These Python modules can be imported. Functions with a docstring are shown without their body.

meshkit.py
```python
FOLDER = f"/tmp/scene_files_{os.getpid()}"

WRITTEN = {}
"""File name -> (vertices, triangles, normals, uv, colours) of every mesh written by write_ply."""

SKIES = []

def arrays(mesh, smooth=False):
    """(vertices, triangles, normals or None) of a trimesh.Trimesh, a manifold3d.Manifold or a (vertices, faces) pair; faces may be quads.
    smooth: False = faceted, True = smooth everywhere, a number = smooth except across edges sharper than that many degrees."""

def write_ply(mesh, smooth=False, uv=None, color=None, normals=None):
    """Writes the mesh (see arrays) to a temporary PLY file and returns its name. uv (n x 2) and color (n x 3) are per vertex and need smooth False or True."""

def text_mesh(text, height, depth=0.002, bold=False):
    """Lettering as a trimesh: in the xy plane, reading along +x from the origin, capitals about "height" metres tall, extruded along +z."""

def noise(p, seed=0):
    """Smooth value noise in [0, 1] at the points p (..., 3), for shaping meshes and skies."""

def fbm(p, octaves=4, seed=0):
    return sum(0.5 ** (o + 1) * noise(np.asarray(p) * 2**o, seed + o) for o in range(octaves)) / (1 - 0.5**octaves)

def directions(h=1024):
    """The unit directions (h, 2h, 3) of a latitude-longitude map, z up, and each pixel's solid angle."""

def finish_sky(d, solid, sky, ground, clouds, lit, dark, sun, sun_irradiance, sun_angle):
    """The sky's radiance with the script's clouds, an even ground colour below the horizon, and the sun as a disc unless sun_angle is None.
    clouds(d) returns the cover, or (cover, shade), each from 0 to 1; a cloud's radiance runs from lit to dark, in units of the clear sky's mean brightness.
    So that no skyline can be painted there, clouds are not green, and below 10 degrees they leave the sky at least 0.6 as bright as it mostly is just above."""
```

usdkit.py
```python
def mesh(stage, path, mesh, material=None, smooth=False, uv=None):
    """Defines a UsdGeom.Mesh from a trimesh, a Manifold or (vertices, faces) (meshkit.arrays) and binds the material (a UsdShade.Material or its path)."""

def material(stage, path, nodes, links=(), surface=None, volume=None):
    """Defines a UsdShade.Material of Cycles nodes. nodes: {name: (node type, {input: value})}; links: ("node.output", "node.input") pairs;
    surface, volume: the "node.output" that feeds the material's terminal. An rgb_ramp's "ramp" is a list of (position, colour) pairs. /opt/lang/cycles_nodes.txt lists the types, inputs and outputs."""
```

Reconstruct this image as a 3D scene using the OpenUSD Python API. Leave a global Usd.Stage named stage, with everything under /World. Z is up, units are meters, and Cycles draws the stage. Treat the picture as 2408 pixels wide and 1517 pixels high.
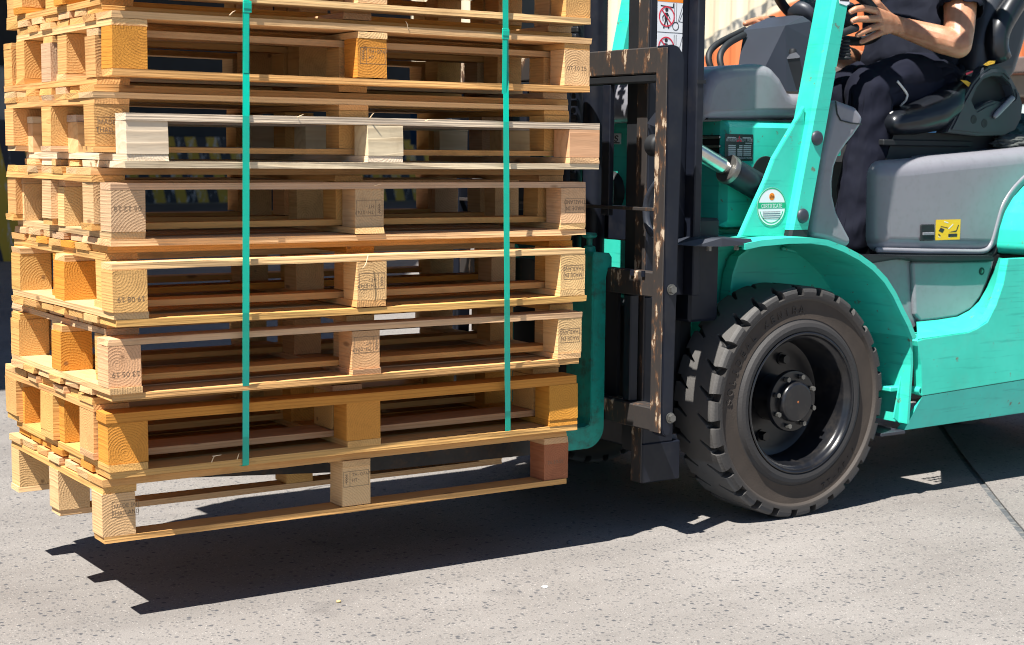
import math, random
import numpy as np, trimesh, usdkit, meshkit
import manifold3d as m3
from shapely.geometry import Polygon, LineString, box as sbox
from pxr import Usd, UsdGeom, UsdLux, UsdShade, Gf, Sdf, Vt

stage = Usd.Stage.CreateInMemory()
UsdGeom.SetStageUpAxis(stage, UsdGeom.Tokens.z)
UsdGeom.SetStageMetersPerUnit(stage, 1.0)
UsdGeom.Xform.Define(stage, '/World')
UsdGeom.Scope.Define(stage, '/World/Looks')
rng = random.Random(7)
nrg = np.random.default_rng(7)

# ---------------------------------------------------------------- camera, sky, sun
CAM = np.array([-1.17735, -3.30330, 1.04986]); F0 = 3744.5
_p, _r, _y = 0.106165, 0.009516, 0.589546
_f = np.array([math.sin(_y)*math.cos(_p), math.cos(_y)*math.cos(_p), -math.sin(_p)])
_a = np.array([math.cos(_y), -math.sin(_y), 0.0]); _b = np.cross(_a, _f)
CR = math.cos(_r)*_a + math.sin(_r)*_b; CU = -math.sin(_r)*_a + math.cos(_r)*_b; CF = _f
cam = UsdGeom.Camera.Define(stage, '/World/camera')
cam.AddTransformOp().Set(Gf.Matrix4d(*CR, 0, *CU, 0, *(-CF), 0, *CAM, 1))
cam.CreateHorizontalApertureAttr(36.0); cam.CreateVerticalApertureAttr(36.0*645/1024)
cam.CreateFocalLengthAttr(36.0*F0/2408)
cam.CreateClippingRangeAttr(Gf.Vec2f(0.05, 2000))
cam.CreateFStopAttr(7.0); cam.CreateFocusDistanceAttr(3.95)
cam.CreateExposureAttr(1.22)
SUNV = np.array([0.0955, 0.0400, -0.1868]); SUNV /= np.linalg.norm(SUNV)      # the way the light travels
SKY_STRENGTH, SUN_INTENSITY = 0.056, 1.25
sun = UsdLux.DistantLight.Define(stage, '/World/sun')
sun.CreateIntensityAttr(SUN_INTENSITY); sun.CreateAngleAttr(0.5); sun.CreateNormalizeAttr(True); sun.CreateColorAttr(Gf.Vec3f(1.0, 0.965, 0.91))
_z = -SUNV; _x = np.cross([0, 1, 0], _z); _x /= np.linalg.norm(_x); _yv = np.cross(_z, _x)
sun.AddTransformOp().Set(Gf.Matrix4d(*_x, 0, *_yv, 0, *_z, 0, 0, 0, 20, 1))
dome = UsdLux.DomeLight.Define(stage, '/World/sky')
skym = usdkit.material(stage, '/World/Looks/sky_look', {
    'sky': ('sky_texture', {'sky_type': 'single_scattering', 'sun_disc': False, 'sun_elevation': math.asin(-SUNV[2]), 'sun_rotation': math.atan2(-SUNV[0], -SUNV[1]), 'air_density': 0.75, 'aerosol_density': 0.06, 'ozone_density': 1.6}),
    'bg': ('background_shader', {'strength': SKY_STRENGTH})}, [('sky.color', 'bg.color')], surface='bg.background')
UsdShade.MaterialBindingAPI.Apply(dome.GetPrim()).Bind(skym)
dome.GetPrim().SetCustomDataByKey('kind', 'structure')


def at(x, y, X=None, Y=None, Z=None):
    """Where the view ray through a point of the 2408-pixel-wide photograph meets a plane of the place."""
    d = CF + (x-1204)/F0*CR - (y-758.5)/F0*CU
    t = (X-CAM[0])/d[0] if X is not None else (Y-CAM[1])/d[1] if Y is not None else (Z-CAM[2])/d[2]
    return CAM + t*d


# ---------------------------------------------------------------- scene helpers
USED = {}
ORIGIN = {}


def numbered(path):
    n = USED.get(path, 0); USED[path] = n+1
    return path if n == 0 else f'{path}_{n:03d}'


def meta(prim, label=None, cat=None, group=None, kind=None):
    for k, v in (('label', label), ('category', cat), ('group', group), ('kind', kind)):
        if v:
            prim.SetCustomDataByKey(k, v)


def thing(name, label, cat, at0=(0, 0, 0), group=None, kind=None):
    path = numbered('/World/'+name)
    x = UsdGeom.Xform.Define(stage, path); x.AddTranslateOp().Set(Gf.Vec3d(*map(float, at0)))
    ORIGIN[path] = np.asarray(at0, float)
    meta(x.GetPrim(), label, cat, group, kind)
    return path


def part(parent, name, mesh, mat, smooth=False, label=None, kind=None, gc=None, col=None, cat=None, group=None):
    """One Mesh prim; the mesh is given in world coordinates and stored relative to the thing's base."""
    path = numbered((parent or '/World')+'/'+name)
    top = '/'.join(path.split('/')[:3])
    o = ORIGIN.get(top, np.zeros(3))
    ORIGIN.setdefault(path, o)
    if hasattr(mesh, 'to_mesh'):
        mm = mesh.to_mesh(); mesh = (mm.vert_properties[:, :3], mm.tri_verts)
    elif isinstance(mesh, trimesh.Trimesh):
        mesh = (mesh.vertices, mesh.faces)
    v = np.asarray(mesh[0], float)-o
    p = usdkit.mesh(stage, path, (v, np.asarray(mesh[1], int)), mat, smooth=smooth)
    pv = UsdGeom.PrimvarsAPI(p)
    if gc is not None:
        pv.CreatePrimvar('gc', Sdf.ValueTypeNames.Float3Array, 'vertex').Set(Vt.Vec3fArray.FromNumpy(np.asarray(gc, np.float32)))
    if col is not None:
        pv.CreatePrimvar('col', Sdf.ValueTypeNames.Color3fArray, 'vertex').Set(Vt.Vec3fArray.FromNumpy(np.tile(np.asarray(col, np.float32), (len(v), 1))))
    meta(p.GetPrim(), label, cat, group, kind)
    return path


def quads(q):
    q = np.asarray(q, int)
    return np.vstack([q[:, [0, 1, 2]], q[:, [0, 2, 3]]])


def join(*ms):
    vs, fs, n = [], [], 0
    for m in ms:
        if hasattr(m, 'to_mesh'):
            mm = m.to_mesh(); m = (mm.vert_properties[:, :3], mm.tri_verts)
        elif isinstance(m, trimesh.Trimesh):
            m = (m.vertices, m.faces)
        v, f = np.asarray(m[0], float), np.asarray(m[1], int)
        vs.append(v); fs.append(f+n); n += len(v)
    return np.vstack(vs), np.vstack(fs)


def bx(x0, x1, y0, y1, z0, z1, c=0.0):
    """A box, its edges chamfered by c."""
    lo, hi = np.minimum([x0, y0, z0], [x1, y1, z1]), np.maximum([x0, y0, z0], [x1, y1, z1])
    if c <= 0:
        t = trimesh.creation.box(extents=hi-lo); t.apply_translation((hi+lo)/2); return t
    c = min(c, (hi-lo).min()*0.45)
    pts = []
    for sx in (0, 1):
        for sy in (0, 1):
            for sz in (0, 1):
                p = np.where([sx, sy, sz], hi, lo); d = np.where([sx, sy, sz], -c, c)
                for k in range(3):
                    q = p+d; q[k] = p[k]; pts.append(q)
    return trimesh.convex.convex_hull(np.array(pts))


def hull(*pts):
    return trimesh.convex.convex_hull(np.vstack(pts))


def tube(path, r, n=10, cap=True, closed=False):
    p = np.asarray(path, float); k = len(p)
    r = np.full(k, r) if np.ndim(r) == 0 else np.asarray(r, float)
    if closed:
        tg = np.roll(p, -1, 0)-np.roll(p, 1, 0)
    else:
        tg = np.gradient(p, axis=0)
    tg /= np.linalg.norm(tg, axis=1)[:, None]
    ref = np.array([0, 0, 1.0]) if abs(tg[0][2]) < 0.9 else np.array([1.0, 0, 0])
    u = np.cross(tg[0], ref); u /= np.linalg.norm(u)
    rings = []
    for i in range(k):
        u = u-tg[i]*(u@tg[i]); u /= np.linalg.norm(u); w = np.cross(tg[i], u)
        a = np.arange(n)/n*2*np.pi
        rings.append(p[i]+r[i]*(np.cos(a)[:, None]*u+np.sin(a)[:, None]*w))
    v = np.vstack(rings); q = []
    for i in range(k if closed else k-1):
        i2 = (i+1) % k
        for j in range(n):
            j2 = (j+1) % n; q.append([i*n+j, i*n+j2, i2*n+j2, i2*n+j])
    f = quads(q)
    if cap and not closed:
        v = np.vstack([v, p[:1], p[-1:]]); a, b = len(v)-2, len(v)-1
        f = np.vstack([f, [[a, (j+1) % n, j] for j in range(n)], [[b, (k-1)*n+j, (k-1)*n+(j+1) % n] for j in range(n)]])
    return v, f


def bezier_path(pts, r=0.03, n=5):
    """A polyline with its corners rounded to about r."""
    p = [np.asarray(q, float) for q in pts]; out = [p[0]]
    for i in range(1, len(p)-1):
        a, b, c = p[i-1], p[i], p[i+1]
        la, lc = np.linalg.norm(a-b), np.linalg.norm(c-b)
        s = b+(a-b)*min(r/la, .48); e = b+(c-b)*min(r/lc, .48)
        for t in np.linspace(0, 1, n):
            out.append((1-t)**2*s+2*t*(1-t)*b+t*t*e)
    out.append(p[-1])
    return np.array(out)


def lathe(prof, center, axis='y', n=64):
    """prof: (radius, along) pairs, revolved round an axis through center."""
    a = np.arange(n)/n*2*np.pi; v = []
    for (r, h) in prof:
        c, s = r*np.cos(a), r*np.sin(a)
        v.append({'y': np.stack([c, np.full(n, h), s], 1), 'z': np.stack([c, -s, np.full(n, h)], 1), 'x': np.stack([np.full(n, h), c, s], 1)}[axis])
    v = np.vstack(v)+np.asarray(center, float); q = []
    for i in range(len(prof)-1):
        for j in range(n):
            j2 = (j+1) % n; q.append([i*n+j, i*n+j2, (i+1)*n+j2, (i+1)*n+j])
    return v, quads(q)


def plate(poly, d, c=0.0, axis='y'):
    """Prism of a polygon lying in the plane of its 3-D points (constant y or x), thickened by d along that axis, the front rim chamfered by c."""
    p = np.asarray(poly, float); k = {'x': 0, 'y': 1, 'z': 2}[axis]; o = [i for i in range(3) if i != k]
    h0 = p[:, k].mean(); pg = Polygon(p[:, o]).buffer(0)
    if pg.geom_type != 'Polygon':
        pg = max(pg.geoms, key=lambda g: g.area)
    return slab(pg, h0, d, c, axis)


def slab(pg, h0, d, c=0.0, axis='y'):
    k = {'x': 0, 'y': 1, 'z': 2}[axis]; o = [i for i in range(3) if i != k]
    cs = m3.CrossSection([np.asarray(r.coords)[:-1] for r in [pg.exterior, *pg.interiors]], m3.FillRule.EvenOdd)
    if c > 0:
        m = m3.Manifold.extrude(cs, abs(d)-c).translate((0, 0, c))
        # the chamfer: stacked insets
        for t in (0.0, 0.35, 0.7):
            ins = c*(1-math.sqrt(max(0, 1-(1-t)**2)))
            part_ = cs.offset(-ins, m3.JoinType.Round, 2.0, 16) if ins > 0 else cs
            m = m+m3.Manifold.extrude(part_, c*0.36).translate((0, 0, t*c))
    else:
        m = m3.Manifold.extrude(cs, abs(d))
    mm = m.to_mesh(); v = np.asarray(mm.vert_properties[:, :3], float); f = np.asarray(mm.tri_verts, int)
    out = np.zeros_like(v); out[:, o[0]] = v[:, 0]; out[:, o[1]] = v[:, 1]; out[:, k] = h0+np.sign(d)*v[:, 2]
    flip = (np.linalg.det(np.eye(3)[[o[0], o[1], k]]) < 0) ^ (d < 0)
    return out, (f[:, ::-1] if flip else f)


def rslab(pg, h0, d, c, axis='y', seg=7, back=False):
    """Like slab, its front rim rounded over with radius c (smooth), corners rounded too."""
    k = {'x': 0, 'y': 1, 'z': 2}[axis]; o = [i for i in range(3) if i != k]
    inner = pg.buffer(-c, join_style=2)
    if inner.geom_type != 'Polygon':
        inner = max(inner.geoms, key=lambda g: g.area)
    inner = inner.simplify(c*.02)
    p = np.array(inner.exterior.coords)[:-1]
    if Polygon(p).exterior.is_ccw is False:
        p = p[::-1]
    n = len(p); base, nor = [], []
    for i in range(n):
        e0 = p[i]-p[i-1]; e1 = p[(i+1) % n]-p[i]; e0 /= np.linalg.norm(e0); e1 /= np.linalg.norm(e1)
        n0, n1 = np.array([e0[1], -e0[0]]), np.array([e1[1], -e1[0]]); cr = e0[0]*e1[1]-e0[1]*e1[0]; an = math.atan2(cr, e0@e1)
        if cr > 0.02:
            m = max(2, int(math.degrees(an)/15)+1)
            a0 = math.atan2(n0[1], n0[0])
            for t in np.linspace(0, an, m):
                base.append(p[i]); nor.append([math.cos(a0+t), math.sin(a0+t)])
        else:
            b = n0+n1; b /= np.linalg.norm(b); base.append(p[i]); nor.append(b/max(.3, b@n0))
    base, nor = np.array(base), np.array(nor); N = len(base); rings = []
    for s in range(seg+1):
        th = s/seg*math.pi/2; rings.append((base+nor*c*math.sin(th), c*(1-math.cos(th))))
    rings += [(base+nor*c, abs(d)), (base, abs(d))]
    v = np.vstack([np.column_stack([r, np.full(N, h)]) for r, h in rings]); q = []
    for s in range(len(rings)-1):
        for j in range(N):
            j2 = (j+1) % N; q.append([s*N+j, s*N+j2, (s+1)*N+j2, (s+1)*N+j])
    f = quads(q)[:, ::-1]
    tv, tf = trimesh.creation.triangulate_polygon(Polygon(p), engine='earcut')
    nv = len(v); v = np.vstack([v, np.column_stack([tv, np.zeros(len(tv))]), np.column_stack([tv, np.full(len(tv), abs(d))])])
    a, b, c_ = tv[tf[0]]; ccw = (b[0]-a[0])*(c_[1]-a[1])-(b[1]-a[1])*(c_[0]-a[0]) > 0
    tf = tf if ccw else tf[:, ::-1]
    f = np.vstack([f, tf[:, ::-1]+nv, tf+nv+len(tv)])
    out = np.zeros_like(v); out[:, o[0]] = v[:, 0]; out[:, o[1]] = v[:, 1]; out[:, k] = h0+np.sign(d)*v[:, 2]
    flip = (np.linalg.det(np.eye(3)[[o[0], o[1], k]]) < 0) ^ (d < 0)
    out, f = out, (f[:, ::-1] if flip else f)
    t = trimesh.Trimesh(out, f, process=False); t.merge_vertices()
    return t


def rplate(poly, d, c, axis='y'):
    p = np.asarray(poly, float); k = {'x': 0, 'y': 1, 'z': 2}[axis]; o = [i for i in range(3) if i != k]
    return rslab(Polygon(p[:, o]).buffer(0), p[:, k].mean(), d, c, axis)


def blob(balls, links, edge=0.012, it=12, extra=()):
    """Continuous body: hulls of spheres along the links, joined, refined and smoothed. balls: name -> (point, radius)."""
    sp = {}
    for k, (p, r) in balls.items():
        rr = np.broadcast_to(np.asarray(r, float), 3)
        sp[k] = m3.Manifold.sphere(1.0, 20).scale(tuple(rr)).translate(tuple(map(float, p)))
    m = m3.Manifold()
    for l in links:
        m = m+m3.Manifold.batch_hull([sp[x] for x in l])
    for e in extra:
        m = m+e
    m = m.refine_to_length(edge)
    mm = m.to_mesh(); t = trimesh.Trimesh(mm.vert_properties[:, :3], mm.tri_verts)
    t.merge_vertices()
    trimesh.smoothing.filter_taubin(t, 0.5, 0.53, it)
    return t


# ---------------------------------------------------------------- materials
LOOK = '/World/Looks/'


def simple(name, color, rough=0.5, metal=0.0, var=0.15, scale=8.0, bump=0.0, bscale=60.0, coat=0.0, dirt=None, dirt_amt=0.3, dscale=5.0, spec=0.5):
    """Principled colour with a little uneven tone, optional dirt blotches and fine relief."""
    c = np.asarray(color, float)
    n = {'g': ('geometry', {}), 'n': ('noise_texture', {'scale': scale, 'detail': 6.0, 'roughness': 0.65}),
         'r': ('rgb_ramp', {'ramp': [(0.25, tuple(c*(1-var))), (0.5, tuple(c)), (0.75, tuple(np.minimum(c*(1+var), 0.95)))]}),
         'p': ('principled_bsdf', {'roughness': rough, 'metallic': metal, 'coat_weight': coat, 'specular_ior_level': spec})}
    l = [('g.position', 'n.vector'), ('n.fac', 'r.fac')]
    out = 'r.color'
    if dirt is not None:
        n['dn'] = ('noise_texture', {'scale': dscale, 'detail': 9.0, 'roughness': 0.72}); l.append(('g.position', 'dn.vector'))
        n['dr'] = ('rgb_ramp', {'ramp': [(0.5, (0, 0, 0)), (0.72, (dirt_amt,)*3)]}); l.append(('dn.fac', 'dr.fac'))
        n['dm'] = ('mix_color', {'b': tuple(dirt)}); l += [('dr.color', 'dm.fac'), (out, 'dm.a')]; out = 'dm.result'
        n['dro'] = ('math', {'math_type': 'multiply_add', 'value2': 0.35, 'value3': rough}); l += [('dr.alpha', 'dro.value3')] if False else []
    if bump:
        n['bn'] = ('noise_texture', {'scale': bscale, 'detail': 5.0}); n['bm'] = ('bump', {'strength': bump, 'distance': 0.004})
        l += [('g.position', 'bn.vector'), ('bn.fac', 'bm.height'), ('bm.normal', 'p.normal')]
    l.append((out, 'p.base_color'))
    return usdkit.material(stage, LOOK+name, n, l, surface='p.BSDF')


def wood_look(name, rel=1.0):
    n = {'gc': ('attribute', {'attribute': 'gc'}), 'col': ('attribute', {'attribute': 'col'}),
         'm1': ('mapping', {'scale': (1, 1, 0.10)}), 'n1': ('noise_texture', {'scale': 16.0, 'detail': 2.0}),
         'w': ('vector_math', {'math_type': 'multiply_add', 'vector2': (0.010, 0.010, 0.0)}),
         'sx': ('separate_xyz', {}), 'cx': ('combine_xyz', {'z': 0.0}), 'ln': ('vector_math', {'math_type': 'length'}),
         'fr': ('math', {'math_type': 'multiply', 'value2': 165.0}), 'fc': ('math', {'math_type': 'fraction'}),
         'ring': ('rgb_ramp', {'ramp': [(0.0, (0.0,)*3), (0.45, (0.12,)*3), (0.85, (1.0,)*3), (0.97, (0.75,)*3), (1.0, (0.0,)*3)]}),
         'm2': ('mapping', {'scale': (260, 260, 9)}), 'n2': ('noise_texture', {'scale': 1.0, 'detail': 3.0}),
         'dk': ('mix_color', {'blend_type': 'multiply', 'fac': 1.0, 'b': (0.70, 0.55, 0.40)}),
         'a': ('mix_color', {}), 'rf': ('math', {'math_type': 'multiply', 'value2': 0.26}),
         'fib': ('rgb_ramp', {'ramp': [(0.25, (0.86, 0.83, 0.80)), (0.5, (1.0,)*3), (0.8, (1.0,)*3)]}), 'fb': ('mix_color', {'blend_type': 'multiply', 'fac': 1.0}),
         'm3': ('mapping', {'scale': (7, 7, 3.5)}), 'n3': ('noise_texture', {'scale': 1.0, 'detail': 8.0, 'roughness': 0.7}),
         'st': ('rgb_ramp', {'ramp': [(0.53, (0.0,)*3), (0.70, (0.55,)*3), (0.84, (0.85,)*3)]}), 'sm': ('mix_color', {'blend_type': 'multiply', 'b': (0.50, 0.44, 0.40)}),
         'm4': ('mapping', {'scale': (14, 14, 5)}), 'vo': ('voronoi_texture', {'scale': 1.0}), 'kr': ('rgb_ramp', {'ramp': [(0.0, (0.8,)*3), (0.06, (0.55,)*3), (0.10, (0.0,)*3)]}),
         'km': ('mix_color', {'b': (0.12, 0.055, 0.025)}),
         'hb': ('math', {'math_type': 'multiply_add', 'value2': 0.5}), 'bm': ('bump', {'strength': 0.6*rel, 'distance': 0.0016}),
         'p': ('principled_bsdf', {'roughness': 0.72, 'specular_ior_level': 0.25})}
    l = [('gc.vector', 'm1.vector'), ('m1.vector', 'n1.vector'), ('n1.color', 'w.vector1'), ('gc.vector', 'w.vector3'), ('w.vector', 'sx.vector'), ('sx.x', 'cx.x'), ('sx.y', 'cx.y'),
         ('cx.vector', 'ln.vector1'), ('ln.value', 'fr.value1'), ('fr.value', 'fc.value1'), ('fc.value', 'ring.fac'),
         ('gc.vector', 'm2.vector'), ('m2.vector', 'n2.vector'), ('n2.fac', 'fib.fac'),
         ('col.color', 'dk.a'), ('col.color', 'a.a'), ('dk.result', 'a.b'), ('ring.color', 'rf.value1'), ('rf.value', 'a.fac'),
         ('a.result', 'fb.a'), ('fib.color', 'fb.b'), ('gc.vector', 'm3.vector'), ('m3.vector', 'n3.vector'), ('n3.fac', 'st.fac'), ('st.color', 'sm.fac'), ('fb.result', 'sm.a'),
         ('w.vector', 'm4.vector'), ('m4.vector', 'vo.vector'), ('vo.distance', 'kr.fac'), ('kr.color', 'km.fac'), ('sm.result', 'km.a'), ('km.result', 'p.base_color'),
         ('ring.color', 'hb.value1'), ('n2.fac', 'hb.value3'), ('hb.value', 'bm.height'), ('bm.normal', 'p.normal')]
    return usdkit.material(stage, LOOK+name, n, l, surface='p.BSDF')


M_WOOD = wood_look('sawn_wood')
M_INK = simple('stamp_ink', (0.19, 0.125, 0.075), 0.9, var=0.4, scale=400)
M_STRAP = simple('green_strap', (0.0, 0.39, 0.265), 0.30, var=0.06, scale=30, bump=0.15, bscale=500)

# ---------------------------------------------------------------- ground
def ground_look():
    n = {'g': ('geometry', {}), 'n1': ('noise_texture', {'scale': 0.9, 'detail': 7.0, 'roughness': 0.62}), 'n2': ('noise_texture', {'scale': 330.0, 'detail': 3.0}),
         'r1': ('rgb_ramp', {'ramp': [(0.28, (0.150, 0.136, 0.125)), (0.45, (0.196, 0.180, 0.166)), (0.6, (0.220, 0.203, 0.188)), (0.75, (0.248, 0.230, 0.215))]}),
         'r2': ('rgb_ramp', {'ramp': [(0.25, (0.62,)*3), (0.45, (0.97,)*3), (0.6, (1.05,)*3), (0.8, (1.45, 1.43, 1.40))]}), 'mm': ('mix_color', {'blend_type': 'multiply', 'fac': 1.0, 'use_clamp': False}),
         'v': ('voronoi_texture', {'scale': 92.0, 'randomness': 1.0}), 'vr': ('rgb_ramp', {'ramp': [(0.0, (0.9,)*3), (0.22, (0.8,)*3), (0.31, (0.0,)*3)]}),
         'vs': ('separate_xyz', {}), 'vt': ('math', {'math_type': 'greater_than', 'value2': 0.18}), 'vm': ('math', {'math_type': 'multiply'}),
         'pit': ('mix_color', {'b': (0.080, 0.080, 0.086)}), 'v3': ('voronoi_texture', {'scale': 41.0}), 'v3r': ('rgb_ramp', {'ramp': [(0.0, (0.9,)*3), (0.19, (0.8,)*3), (0.27, (0.0,)*3)]}), 'v3s': ('separate_xyz', {}), 'v3t': ('math', {'math_type': 'greater_than', 'value2': 0.60}), 'v3m': ('math', {'math_type': 'multiply'}), 'pit3': ('mix_color', {'b': (0.055, 0.058, 0.066)}), 'nd': ('noise_texture', {'scale': 14.0, 'detail': 2.0}), 'ndr': ('rgb_ramp', {'ramp': [(0.35, (0.25,)*3), (0.6, (1.0,)*3)]}), 'vm2': ('math', {'math_type': 'multiply'}),
         'v2': ('voronoi_texture', {'scale': 150.0}), 'v2r': ('rgb_ramp', {'ramp': [(0.0, (0.8,)*3), (0.2, (0.7,)*3), (0.28, (0.0,)*3)]}), 'v2s': ('separate_xyz', {}), 'v2t': ('math', {'math_type': 'greater_than', 'value2': 0.80}), 'v2m': ('math', {'math_type': 'multiply'}), 'wm': ('mix_color', {'b': (0.42, 0.39, 0.36)}),
         'rot': ('mapping', {'rotation': (0, 0, 0.55), 'scale': (0.25, 3.4, 1)}), 'n6': ('noise_texture', {'scale': 1.3, 'detail': 6.0, 'roughness': 0.6}), 'r6': ('rgb_ramp', {'ramp': [(0.30, (0.80,)*3), (0.55, (1.0,)*3)]}), 'm6': ('mix_color', {'blend_type': 'multiply', 'fac': 0.8}),
         'n7': ('noise_texture', {'scale': 3.1, 'detail': 5.0, 'roughness': 0.55}), 'r7': ('rgb_ramp', {'ramp': [(0.62, (1.0,)*3), (0.74, (0.72, 0.72, 0.73))]}), 'm7': ('mix_color', {'blend_type': 'multiply', 'fac': 1.0}),
         'bm': ('bump', {'strength': 0.6, 'distance': 0.003}), 'inv': ('math', {'math_type': 'multiply_add', 'value2': -1.0, 'value3': 0.5}), 'ad': ('math', {'math_type': 'multiply_add', 'value2': 0.6}),
         'p': ('principled_bsdf', {'roughness': 0.85, 'specular_ior_level': 0.3})}
    l = [('g.position', 'n1.vector'), ('g.position', 'n2.vector'), ('n1.fac', 'r1.fac'), ('n2.fac', 'r2.fac'), ('r1.color', 'mm.a'), ('r2.color', 'mm.b'),
         ('g.position', 'v.vector'), ('v.distance', 'vr.fac'), ('v.color', 'vs.vector'), ('vs.x', 'vt.value1'), ('vr.color', 'vm.value1'), ('vt.value', 'vm.value2'),
         ('g.position', 'v2.vector'), ('v2.distance', 'v2r.fac'), ('v2.color', 'v2s.vector'), ('v2s.y', 'v2t.value1'), ('v2r.color', 'v2m.value1'), ('v2t.value', 'v2m.value2'),
         ('mm.result', 'wm.a'), ('v2m.value', 'wm.fac'), ('wm.result', 'pit.a'), ('g.position', 'nd.vector'), ('nd.fac', 'ndr.fac'), ('vm.value', 'vm2.value1'), ('ndr.color', 'vm2.value2'), ('vm2.value', 'pit.fac'), ('g.position', 'v3.vector'), ('v3.distance', 'v3r.fac'), ('v3.color', 'v3s.vector'), ('v3s.x', 'v3t.value1'), ('v3r.color', 'v3m.value1'), ('v3t.value', 'v3m.value2'), ('pit.result', 'pit3.a'), ('v3m.value', 'pit3.fac'), ('pit3.result', 'm6.a'), ('g.position', 'rot.vector'), ('rot.vector', 'n6.vector'), ('n6.fac', 'r6.fac'), ('r6.color', 'm6.b'),
         ('g.position', 'n7.vector'), ('n7.fac', 'r7.fac'), ('m6.result', 'm7.a'), ('r7.color', 'm7.b'), ('m7.result', 'p.base_color'),
         ('vm.value', 'inv.value1'), ('inv.value', 'ad.value3'), ('n2.fac', 'ad.value1'), ('ad.value', 'bm.height'), ('bm.normal', 'p.normal')]
    return usdkit.material(stage, LOOK+'worn_concrete', n, l, surface='p.BSDF')


M_GROUND = ground_look()
M_JOINT = simple('bitumen_joint', (0.07, 0.075, 0.08), 0.9, var=0.4, scale=40, bump=0.5, bscale=120, dirt=(0.25, 0.23, 0.2), dirt_amt=0.8, dscale=25)
part(None, 'ground', bx(-400, 400, -400, 400, -0.6, -0.006), M_JOINT, kind='structure', label='dark joint filler and base under the concrete yard')
ja, jb = np.array([2.448, -0.471]), np.array([3.538, 0.747]); jd = (jb-ja)/np.linalg.norm(jb-ja); jn = np.array([-jd[1], jd[0]])
def half(side, w0, w1):
    pts = []
    ts = np.linspace(-6, 8, 141)
    edge = [ja+jd*t+jn*(side*(0.011+0.004*(meshkit.noise(np.array([t*9.0, side*5.0, 0.5]))-0.5)+0.012*math.sin(t*1.3)*side)) for t in ts]
    far = [ja+jd*400+jn*side*0.01, ja+jd*400+jn*side*400, ja-jd*400+jn*side*400, ja-jd*400+jn*side*0.01]
    return np.array(edge+far)
for s_ in (1, -1):
    e = half(s_, 0, 0); part(None, 'concrete_slab', slab(Polygon(e).buffer(0), 0.0, -0.005, 0, 'z'), M_GROUND, kind='structure', label='grey concrete yard slab beside the dark joint')

# ---------------------------------------------------------------- pallets
CREAM, TAN, ORANGE, PINK, WHITE, GREY, REDDISH = (0.69, 0.440, 0.215), (0.62, 0.345, 0.120), (0.60, 0.255, 0.040), (0.64, 0.370, 0.180), (0.68, 0.56, 0.39), (0.55, 0.365, 0.20), (0.38, 0.140, 0.060)
LEN, DEP, BD = 1.254, 0.690, 0.066


def tone(base, spread=0.09):
    c = np.array(base)*(1+rng.uniform(-spread, spread))
    return np.clip(c*np.array([1, 1+rng.uniform(-.04, .04), 1+rng.uniform(-.10, .10)]), 0.02, 0.9)


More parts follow.
